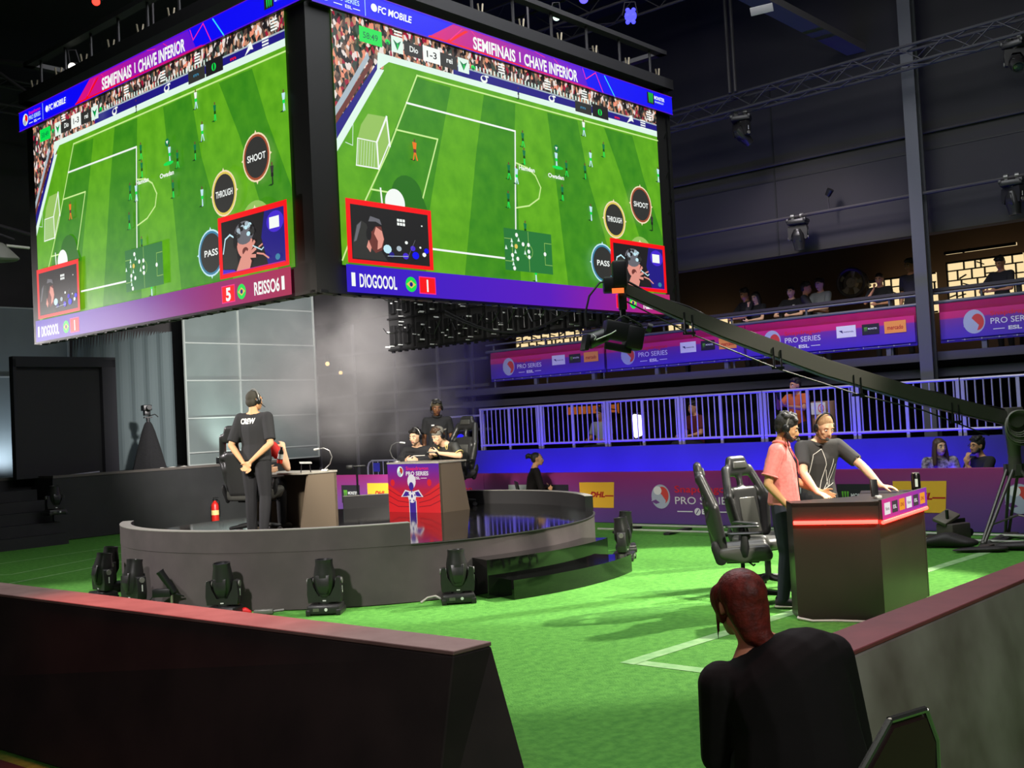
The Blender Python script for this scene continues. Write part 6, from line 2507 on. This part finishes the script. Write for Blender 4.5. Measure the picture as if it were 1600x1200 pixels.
o.rotation_euler = (-.1, .2, pi / 2 + .75)

# balcony guests and the two people in the lower stand
guests = [
    ('balcony guest at far left, head lowered', 10.83, 19.35, 1.60, SK_MID, CL_BLK, 'short', pi - .5, -.3, 'lean'),
    ('second balcony guest from the left, hand at the face', 10.60, 19.35, 1.50, SK_FAIR, CL_BLK, 'long', pi - .1, -.2, 'chin'),
    ('balcony guest in dark shirt with a small white badge', 9.87, 19.4, 1.53, SK_FAIR, CL_BLK, 'buzz', pi + .05, 0, 'lean'),
    ('balcony guest turned sideways beside the one with a backpack', 9.57, 19.4, 1.57, SK_MID, CL_BLK, 'short', pi / 2 + 3.4, -.1, 'lean'),
    ('balcony guest in pale shirt left of the wall fan', 9.32, 19.5, 1.62, SK_FAIR, mat('tee_pale', (150, 156, 160), .85), 'short', pi - .2, -.1, 'lean'),
    ('balcony guest covering his face with a hand, right of the fan', 8.12, 19.4, 1.56, SK_MID, CL_BLK, 'buzz', pi + .1, -.25, 'chin'),
    ('balcony guest standing tall against the grey column', 7.50, 19.3, 1.73, SK_MID, CL_BLK, 'short', pi - .3, -.1, 'stand'),
    ('balcony guest hunched at the counter on the far right', 5.98, 19.3, 1.56, SK_MID, CL_BLK, 'short', pi - .2, -.4, 'lean'),
]
for i, (lab, b, a, h, s_, c_, hr, rz, pt, pose) in enumerate(guests):
    L = V(a, b, 2.602)
    rz = TR_ + rz
    J = stand(h)
    k = J['k']
    if pose == 'lean':
        J.update(elR=v(.27, .2, 1.12 * k), wrR=v(.1, .34, 1.1 * k), elL=v(-.27, .2, 1.12 * k), wrL=v(-.1, .34, 1.1 * k))
    elif pose == 'chin':
        J.update(elR=v(.2, .25, 1.15 * k), wrR=v(.04, .2, 1.44 * k), elL=v(-.25, .2, 1.12 * k), wrL=v(-.05, .34, 1.1 * k))
    P_, sho, H = person(lab, L, rz, J, dict(skin=s_, hair=hr, shirt=c_, pants=CL_BLK2, pitch=pt, hdR=v(0, .2, 1) if pose == 'chin' else J['wrR'] - J['elR'], curlR=.5), .018, 'guests on the balcony')
    if i == 2:
        printed('badge', sho, P_, (-.07, .1, 1.16), (-1, 0, 0), (0, 0, 1), dot(.02), PRW)
J = sit(1.0, .47, 0)
person('seated spectator in a pale top behind the left railing panels', V(18.1, 13.6, .622), TR_ + pi, J, dict(skin=SK_MID, hair='short', shirt=mat('tee_pale', (150, 156, 160), .85), pants=CL_BLK2), .018)
person('seated spectator behind the railing, right of the white glare', V(18.0, 11.3, .622), TR_ + pi - .4, sit(1.02, .5, 0), dict(skin=SK_MID, hair='short', shirt=mat('tee_wine', (90, 24, 30), .85), pants=CL_BLK2), .018)

# ------------------------------------------------------------------ rigging, trusses and lamps overhead
M_tr = mat('truss_alu', (72, 70, 76), .5, .3)
M_trd = mat('truss_dark', (56, 52, 56), .6)


def truss(label, p, q, s_=.28, m=None, group='ceiling trusses'):
    m = m or M_tr
    p, q = Vector(p), Vector(q)
    L = (q - p).length
    t = thing('roof_truss', label, 'truss', p, 0, group)
    d = (q - p) / L
    side = d.cross(Vector((0, 0, 1))).normalized()
    up = side.cross(d).normalized()
    cor = [side * (sx * s_ / 2) + up * (sz * s_ / 2) for sx, sz in ((-1, -1), (1, -1), (1, 1), (-1, 1))]
    for c in cor:
        mb = MB()
        mb.cyl(c, c + d * L, .024, n=8)
        mb.build('chord', m, t)
    n = max(2, int(L / (s_ * 1.3)))
    for k in range(4):
        a, b = cor[k], cor[(k + 1) % 4]
        pts = []
        for i in range(n + 1):
            pts.append((a if i % 2 == 0 else b) + d * (L * i / n))
        mb = MB()
        mb.tube(pts, .013, 5)
        mb.build('lacing', m, t, autos=180)
    return t


truss('long lighting truss running right along the dark upper wall', V(17.0, 13.5, 7.1), V(17.0, 2.5, 7.22))
truss('high roof truss above the upper wall, upper right', V(15.0, 14.5, 8.9), V(15.0, 1.5, 8.9), .7, M_trd)
truss('high roof truss crossing behind the hanging screens', V(12.2, 20.5, 9.1), V(12.2, 5.0, 9.1), .7, M_trd)
truss('roof truss at the upper left beyond the hanging screens', V(7.4, 21.0, 8.6), V(11.5, 21.0, 8.6), .5, M_trd)
truss('left side truss running back beneath the dark roof', V(6.2, 15.2, 7.9), V(6.2, 23.5, 7.9), .4, M_trd)
truss('cross truss from the hanging screens to the right wall', V(11.0, 6.6, 9.3), V(18.2, 6.6, 9.3), .6, M_trd)
truss('cross truss at the far right over the balcony', V(14.0, 3.2, 9.0), V(18.2, 3.2, 9.0), .6, M_trd)


def pipe(label, p, q, r=.03, m=M_trd, group='ceiling pipes', name='hanging_pipe'):
    mb = MB()
    p, q = Vector(p), Vector(q)
    mb.cyl(p, q, r, n=8)
    o = mb.build(name, m)
    return tag(o, label, 'pipe', group)


pipe('lighting bar along the upper wall that holds the hung lights', V(17.75, 13.2, 5.13), V(17.75, 2.5, 5.18))
pipe('middle conduit along the dark upper wall', V(18.15, 13.2, 6.22), V(18.15, 2.5, 6.24), .022)
pipe('left one of the two vertical drop pipes above the wall truss', V(16.8, 9.47, 7.3), V(16.8, 9.47, 10), .03)
pipe('right one of the two vertical drop pipes above the wall truss', V(16.8, 9.36, 7.3), V(16.8, 9.36, 10), .03)
pipe('slanting roof pipe at the upper left beside the hanging screens', V(8.2, 18.5, 8.2), V(9.6, 17.0, 6.6), .03, M_trd)
pipe('long roof pipe at the upper left edge', V(7.5, 20.5, 8.95), V(10.6, 16.5, 7.9), .05, M_trd)
for i, (a, b) in enumerate(((8.0, 13.2), (11.6, 9.6), (7.4, 9.2), (12.4, 13.6))):
    pipe(['steel hoist line to the left corner of the screen cube', 'steel hoist line to the right face of the screen cube', 'steel hoist line to the near corner of the screen cube', 'steel hoist line to the rear of the screen cube'][i],
         V(a, b, 6.5), V(a, b, 10), .015, M_trd, 'hoist lines', 'hoist_line')
mb = MB()
a_, b_ = V(15.2, 8.3, 8.35), V(18.3, 7.75, 7.9)
R_ = frame(b_ - a_)
mb.box((0, 0, 0), (.34, .12, (b_ - a_).length))
o = tag(mb.build('roof_beam', mat('beam_dark', (92, 86, 90), .7), smooth=False), 'broad slanting steel beam under the roof at the upper right', 'beam')
o.location = (a_ + b_) / 2
o.rotation_euler = R_.to_euler()

GH = 'moving lights hung on the upper wall'
moving_head('moving light hung low on the wall bar right of the screens', V(17.75, 8.83, 5.10), TR_ + .2, .1, GH, 0, True)
moving_head('moving light hung on the wall bar at the far right', V(17.75, 5.25, 5.13), TR_ + .1, .1, GH, .5, True)
moving_head('moving light hung under the long wall truss near the screens', V(17.0, 9.4, 6.92), TR_ + .4, .9, GH, .7, True)
moving_head('moving light hung under the long wall truss at the far right', V(17.0, 4.85, 7.0), TR_ - .2, -1.0, GH, -.6, True)
moving_head('moving light hung under the upper left truss', V(6.6, 16.3, 7.7), TH, .8, GH, .4, True)
moving_head('moving light hung left of the screen cube, above the pale tube', V(7.5, 17.6, 6.9), TH, -.7, GH, .2, True)
# small wall bracket lamp
t = thing('wall_spotlight', 'small spotlight on a stalk above the wall bar', 'stage light', V(17.9, 8.3, 5.2), TR_)
mb = MB()
mb.tube([(0, 0, 0), (0, -.02, .16), (.03, -.04, .26)], .012, 6)
mb.build('stalk', M_trd, t)
mb = MB()
mb.cyl((.0, -.03, .24), (.07, -.05, .33), .05, .06)
mb.build('lamp_head', M_blkm, t)


def par(label, loc, aim, c, strength, r=.07, n=1):
    t = thing('ceiling_spotlight', label, 'spotlight', loc, 0, 'lit lamps under the roof')
    d = (Vector(aim) - Vector(loc)).normalized()
    R = frame(d)
    mb = MB()
    mb.lathe([(r * .6, -.2), (r, -.12), (r, .0)], 14, R=R)
    mb.build('housing', M_blkm, t)
    mb = MB()
    if n == 1:
        mb.lathe([(r * .9, .002), (r * .5, .01)], 14, R=R)
    else:
        for i in range(n):
            mb.lathe([(r * .35, .002), (r * .2, .01)], 10, o=R @ Vector(((i % 2 - .5) * r * .9, (i // 2 - 1) * r * .9, 0)), R=R)
        mb.lathe([(r * .95, .001), (r * .9, .002)], 14, R=R)
    mb.build('lens', glow('lamp_%d_%d_%d_%d' % (*c, int(strength * 10)), c, strength), t)
    mb = MB()
    mb.tube([R @ Vector((-r * 1.2, 0, -.1)), Vector((-r * .8, 0, .22)), Vector((r * .8, 0, .22)), R @ Vector((r * 1.2, 0, -.1))], .01, 5)
    mb.build('yoke', M_trd, t)
    return t


CAMP = Vector((0, 0, 1.8))
par('red lamp glowing under the roof at the upper left', V(7.63, 14.02, 7.9), CAMP + v(-2, 3, -2), (255, 40, 30), 6, .06)
par('blue LED lamp under the roof right of the screens', V(14.16, 9.64, 8.05), CAMP + v(2, 5, 0), (60, 60, 255), 3, .10, 6)
par('violet LED lamp at the top edge above the screens', V(13.69, 10.18, 8.36), CAMP + v(1, 5, 0), (80, 70, 255), 3, .08)
par('white lamp glinting just above the right screen ribbon', V(14.16, 10.4, 7.52), CAMP + v(1, 8, -2), (235, 250, 225), 4, .085)
par('pale lamp glinting above the left screen ribbon', V(6.9, 13.34, 6.66), CAMP + v(-6, 0, 0), (235, 235, 225), 3, .06)
par('steel lamp catching light above the middle of the screens', V(12.61, 9.89, 7.72), CAMP + v(1, 8, -2), (200, 230, 215), 2, .06)
par('amber lamp glowing beside the pale grid backdrop', (-4.0, 24.0, 3.3), CAMP, (255, 205, 130), 3, .05)
par('dim amber lamp half hidden in smoke beside the pale grid backdrop', (-3.75, 24.2, 3.1), CAMP, (255, 205, 130), 2.5, .045)
# flat vent panel under the roof
mb = MB()
mb.box((0, 0, 0), (.34, .02, .12), bev=.006)
mb.box((0, .04, 0), (.2, .08, .06))
o = tag(mb.build('ceiling_panel_light', mat('panel_pale', (150, 146, 150), .5)), 'small pale panel light under the roof at the upper right', 'light panel')
o.location = V(14.61, 7.63, 7.68)
o.rotation_euler = (.5, 0, TR_ + .2)

# projector-like light hung at the far left edge
t = thing('projector', 'pale hung projector with a long lens tube at the left edge', 'projector', V(7.2, 16.05, 4.62), TH)
M_prj = mat('projector_pale', (136, 136, 124), .45)
mb = MB()
mb.hull([((-.2, 0, -.06), (.2, .2, .06)), ((-.16, 0, .14), (.12, .12, .05)), ((.05, -.05, -.05), (.08, .14, .04))], 8)
mb.build('housing', M_prj, t)
mb = MB()
mb.cyl((-.02, 0, .15), (.34, .04, .15), .022, n=10)
mb.build('lens_tube', mat('tube_white', (220, 220, 205), .3), t)
mb = MB()
mb.cyl((-.16, 0, .14), (-.16, 0, 1.2), .025, n=8)
mb.tube([(-.35, 0, .2), (-.1, -.02, .3), (.1, 0, .25)], .018, 6)
mb.build('hanger', M_trd, t)
pipe('horizontal bar above the pale projector at the left edge', V(6.0, 16.0, 5.25), V(8.4, 17.6, 5.25), .03, M_trd)

# wall fan of the balcony
t = thing('wall_fan', 'round wall fan above the balcony guests', 'fan', V(19.9, 8.83, 4.11), TR_)
M_fan = mat('fan_olive', (150, 140, 112), .6)
R_ = Matrix(((1, 0, 0), (0, 0, -1), (0, 1, 0)))
R_ = Matrix(((1, 0, 0), (0, 0, 1), (0, -1, 0)))
mb = MB()
mb.tube([(cos(a) * .26, -.12, sin(a) * .26) for a in [2 * pi * i / 28 for i in range(28)]], .035, 8, closed=True)
for k in range(3):
    mb.tube([(cos(a) * .26, -.06 + .06 * k, sin(a) * .26) for a in [2 * pi * i / 28 for i in range(28)]], .01, 5, closed=True)
mb.build('rim', mat('fan_rim', (60, 55, 46), .6), t)
mb = MB()
for k in range(5):
    a = 2 * pi * k / 5
    mb.hull([((cos(a) * .06, -.08, sin(a) * .06), .015), ((cos(a + .3) * .22, -.06, sin(a + .3) * .22), (.03, .006, .03)), ((cos(a) * .22, -.1, sin(a) * .22), (.02, .006, .02))], 6)
mb.cyl((0, -.04, 0), (0, -.14, 0), .12, .09, 18)
mb.cyl((0, -.14, 0), (0, -.16, 0), .02)
mb.build('blades', M_fan, t)
mb = MB()
mb.cyl((0, .05, 0), (-.35, .3, .1), .24, .12, 18)
mb.build('duct', mat('fan_duct', (86, 80, 66), .6), t)
mb = MB()
mb.cyl((.0, .1, 0), (.0, 1.2, .0), .03)
mb.cyl((.3, .0, -.02), (.5, .1, 0), .03)
mb.build('bracket', M_trd, t)

# behind the railing: glare lamp, blue lamp, info column
par2 = thing('floodlight', 'white floodlight glaring through the railing bars', 'floodlight', V(17.6, 12.3, .622), TR_)
mb = MB()
mb.cyl((0, 0, 0), (0, 0, .75), .025, n=8)
mb.cyl((0, 0, 0), (0, 0, .02), .15, n=16)
mb.build('stand', M_blkm, par2)
mb = MB()
mb.box((0, 0, 1.0), (.32, .12, .52), bev=.03)
mb.build('housing', M_blkm, par2)
mb = MB()
mb.hull([((-.06, -.06, .82), (.05, .012, .05)), ((.06, -.06, .86), (.05, .012, .05)), ((-.07, -.06, 1.18), (.05, .012, .05)), ((.05, -.06, 1.16), (.06, .012, .05))], 8)
mb.build('lens', glow('flood_white', (255, 246, 232), 3.0), par2)
t = thing('blue_lamp', 'blue LED lamp on a stand at the left end of the railing', 'stage light', V(16.95, 16.45, .62), TR_)
mb = MB()
mb.cyl((0, 0, 0), (0, 0, .75), .02, n=8)
mb.build('stand', M_blkm, t)
mb = MB()
mb.lathe([(.12, -.06), (.14, 0), (.14, .05)], 16, o=(0, 0, .88), R=R_)
mb.build('housing', M_blkm, t)
mb = MB()
mb.cyl((0, -.052, .88), (0, -.062, .88), .125, n=18)
mb.build('lens', glow('lamp_deep_blue', (30, 20, 250), 1.2), t)
t = thing('info_column', 'round brown column with a white notice beside the orange spectator', 'column', V(17.45, 8.42, .622), TR_)
mb = MB()
mb.lathe([(.2, 0), (.2, 1.26), (.19, 1.28)], 24)
mb.build('shaft', mat('column_brown', (150, 116, 96), .6), t)
s = Scr(-.1, 1.06, 1, 1, .0006, -.203)
s.rect(-.02, 0, .24, .2, BW)
s.ell(.16, .1, .055, .07, BR_, 18)
s.ell(.16, .1, .042, .055, BW, 18)
s.rect(.145, .06, .175, .14, pm('notice_tan', (200, 150, 130)))
s.build('notice', t)

# ------------------------------------------------------------------ small things on the player desks
def gooseneck(label, loc, rz, k=1.0):
    t = thing('gooseneck_microphone', label, 'microphone', loc, rz, 'gooseneck microphones on the player desks')
    mb = MB()
    mb.cyl((0, 0, 0), (0, 0, .02), .05, .04, 16)
    mb.build('base', mat('mic_base', (180, 178, 172), .35, .5), t)
    mb = MB()
    mb.tube([(0, 0, .02), (.07, 0, .08), (.1, 0, .17), (.07, 0, .25), (0, 0, .285), (-.07, 0, .28)], .0065, 6)
    mb.build('neck', mat('mic_neck', (150, 150, 148), .3, .7), t)
    mb = MB()
    mb.cyl((-.06, 0, .282), (-.13, 0, .272), .014, n=10)
    mb.build('capsule', mat('mic_silver', (205, 205, 200), .3, .6), t)
    return t


gooseneck('curved gooseneck microphone on the plain player desk', (-2.43, 14.02, 1.321), -.1)
gooseneck('curved gooseneck microphone on the artwork desk', (-1.72, 16.0, 1.321), pi - .1)
t = thing('phone_stand', 'small silver phone stand on the plain player desk', 'stand', (-2.62, 13.75, 1.321), .3)
mb = MB()
mb.box((0, 0, .12), (.15, .08, .012), Euler((.2, .05, 0)).to_matrix(), bev=.004)
mb.build('plate', mat('plate_silver', (200, 200, 195), .3, .5), t)
for sx in (-1, 1):
    mb = MB()
    mb.cyl((sx * .05, 0, .115), (sx * .06, .01, 0), .007, n=6)
    mb.build('leg', M_blkm, t)
# bottle in the hand of the player at the plain desk
t = thing('drink_bottle', 'black bottle with a red band held up by the player in red', 'bottle', (-2.90, 13.62, 1.54), 0)
t.rotation_euler = (.15, .2, 0)
mb = MB()
mb.lathe([(.028, -.09), (.034, -.08), (.034, .05), (.014, .09), (.014, .115)], 14)
mb.build('body', mat('bottle_black', (30, 28, 28), .3), t)
mb = MB()
mb.lathe([(.0348, -.085), (.0348, -.04)], 14)
mb.build('red_band', mat('band_red', (225, 50, 30), .4), t)
mb = MB()
mb.lathe([(.0346, -.03), (.0346, .03)], 14)
mb.build('label', M_white, t)
# controller of the capped player
t = thing('game_controller', 'grey phone controller in the hands of the capped player', 'controller', V(11.15, 11.45, 1.43), TR_ + pi)
mb = MB()
mb.box((0, 0, 0), (.15, .075, .014), Euler((.5, 0, 0)).to_matrix(), bev=.005)
mb.build('phone_body', mat('controller_grey', (110, 114, 112), .35), t)
for sx in (-1, 1):
    mb = MB()
    mb.hull([((sx * .085, 0, .002), .018), ((sx * .088, -.03, -.02), .016)], 8)
    mb.build('grip', M_blkm, t)
mb = MB()
mb.tube([V(11.1, 11.55, 1.40), V(11.02, 11.7, 1.40), V(10.98, 11.8, 1.35), V(11.02, 11.85, 1.325), V(11.15, 11.8, 1.325)], .007, 6)
tag(mb.build('cable', mat('cable_white', (205, 200, 190), .5)), 'white looped cable on the artwork desk before the capped player', 'cable')
# black stand between the plain desk and the board
t = thing('tripod_stand', 'slim black tripod stand right of the plain player desk', 'stand', V(12.4, 14.6, 0), 0)
mb = MB()
mb.cyl((0, 0, .2), (0, 0, 1.2), .018, n=8)
mb.build('pole', M_blkm, t)
mb = MB()
mb.box((0, 0, 1.2), (.3, .05, .03), bev=.006)
mb.box((-.12, 0, 1.19), (.12, .1, .07), bev=.01)
mb.build('crossbar', M_blkm, t)
for k in range(3):
    a = 2 * pi * k / 3 + .5
    mb = MB()
    mb.cyl((0, 0, .75), (.32 * cos(a), .32 * sin(a), .0), .016, n=6)
    mb.build('leg', M_blkm, t)

# ------------------------------------------------------------------ smoke drifting under the screens
mb = MB()
mb.hull([((0, 0, 0), (3.0, 3.2, 1.75))], 16)
m = bpy.data.materials.new('smoke')
m.use_nodes = True
nt = m.node_tree
nt.nodes.remove(nt.nodes['Principled BSDF'])
pv = nt.nodes.new('ShaderNodeVolumePrincipled')
pv.inputs['Color'].default_value = (.92, .88, .86, 1)
pv.inputs['Anisotropy'].default_value = .2
tc = nt.nodes.new('ShaderNodeTexCoord')
no = nt.nodes.new('ShaderNodeTexNoise')
no.inputs['Scale'].default_value = .75
no.inputs['Detail'].default_value = 4
no.inputs['Distortion'].default_value = .5
nt.links.new(tc.outputs['Object'], no.inputs['Vector'])
r = nt.nodes.new('ShaderNodeMapRange')
r.inputs['From Min'].default_value = .40
r.inputs['From Max'].default_value = .72
nt.links.new(no.outputs['Fac'], r.inputs['Value'])
ln = nt.nodes.new('ShaderNodeVectorMath')
ln.operation = 'LENGTH'
mp = nt.nodes.new('ShaderNodeMapping')
mp.inputs['Scale'].default_value = (1 / 3.0, 1 / 3.2, 1 / 1.75)
nt.links.new(tc.outputs['Object'], mp.inputs[0])
nt.links.new(mp.outputs[0], ln.inputs[0])
fo = nt.nodes.new('ShaderNodeMapRange')
fo.inputs['From Min'].default_value = 1.0
fo.inputs['From Max'].default_value = .25
nt.links.new(ln.outputs['Value'], fo.inputs['Value'])
mu = nt.nodes.new('ShaderNodeMath')
mu.operation = 'MULTIPLY'
nt.links.new(r.outputs[0], mu.inputs[0])
nt.links.new(fo.outputs[0], mu.inputs[1])
m2 = nt.nodes.new('ShaderNodeMath')
m2.operation = 'MULTIPLY'
m2.inputs[1].default_value = .95
nt.links.new(mu.outputs[0], m2.inputs[0])
nt.links.new(m2.outputs[0], pv.inputs['Density'])
nt.links.new(pv.outputs[0], nt.nodes['Material Output'].inputs['Volume'])
o = mb.build('smoke', m)
o.location = (-2.9, 21.4, 2.9)
tag(o, 'thin grey smoke drifting below the near corner of the screens', 'smoke', None, 'stuff')
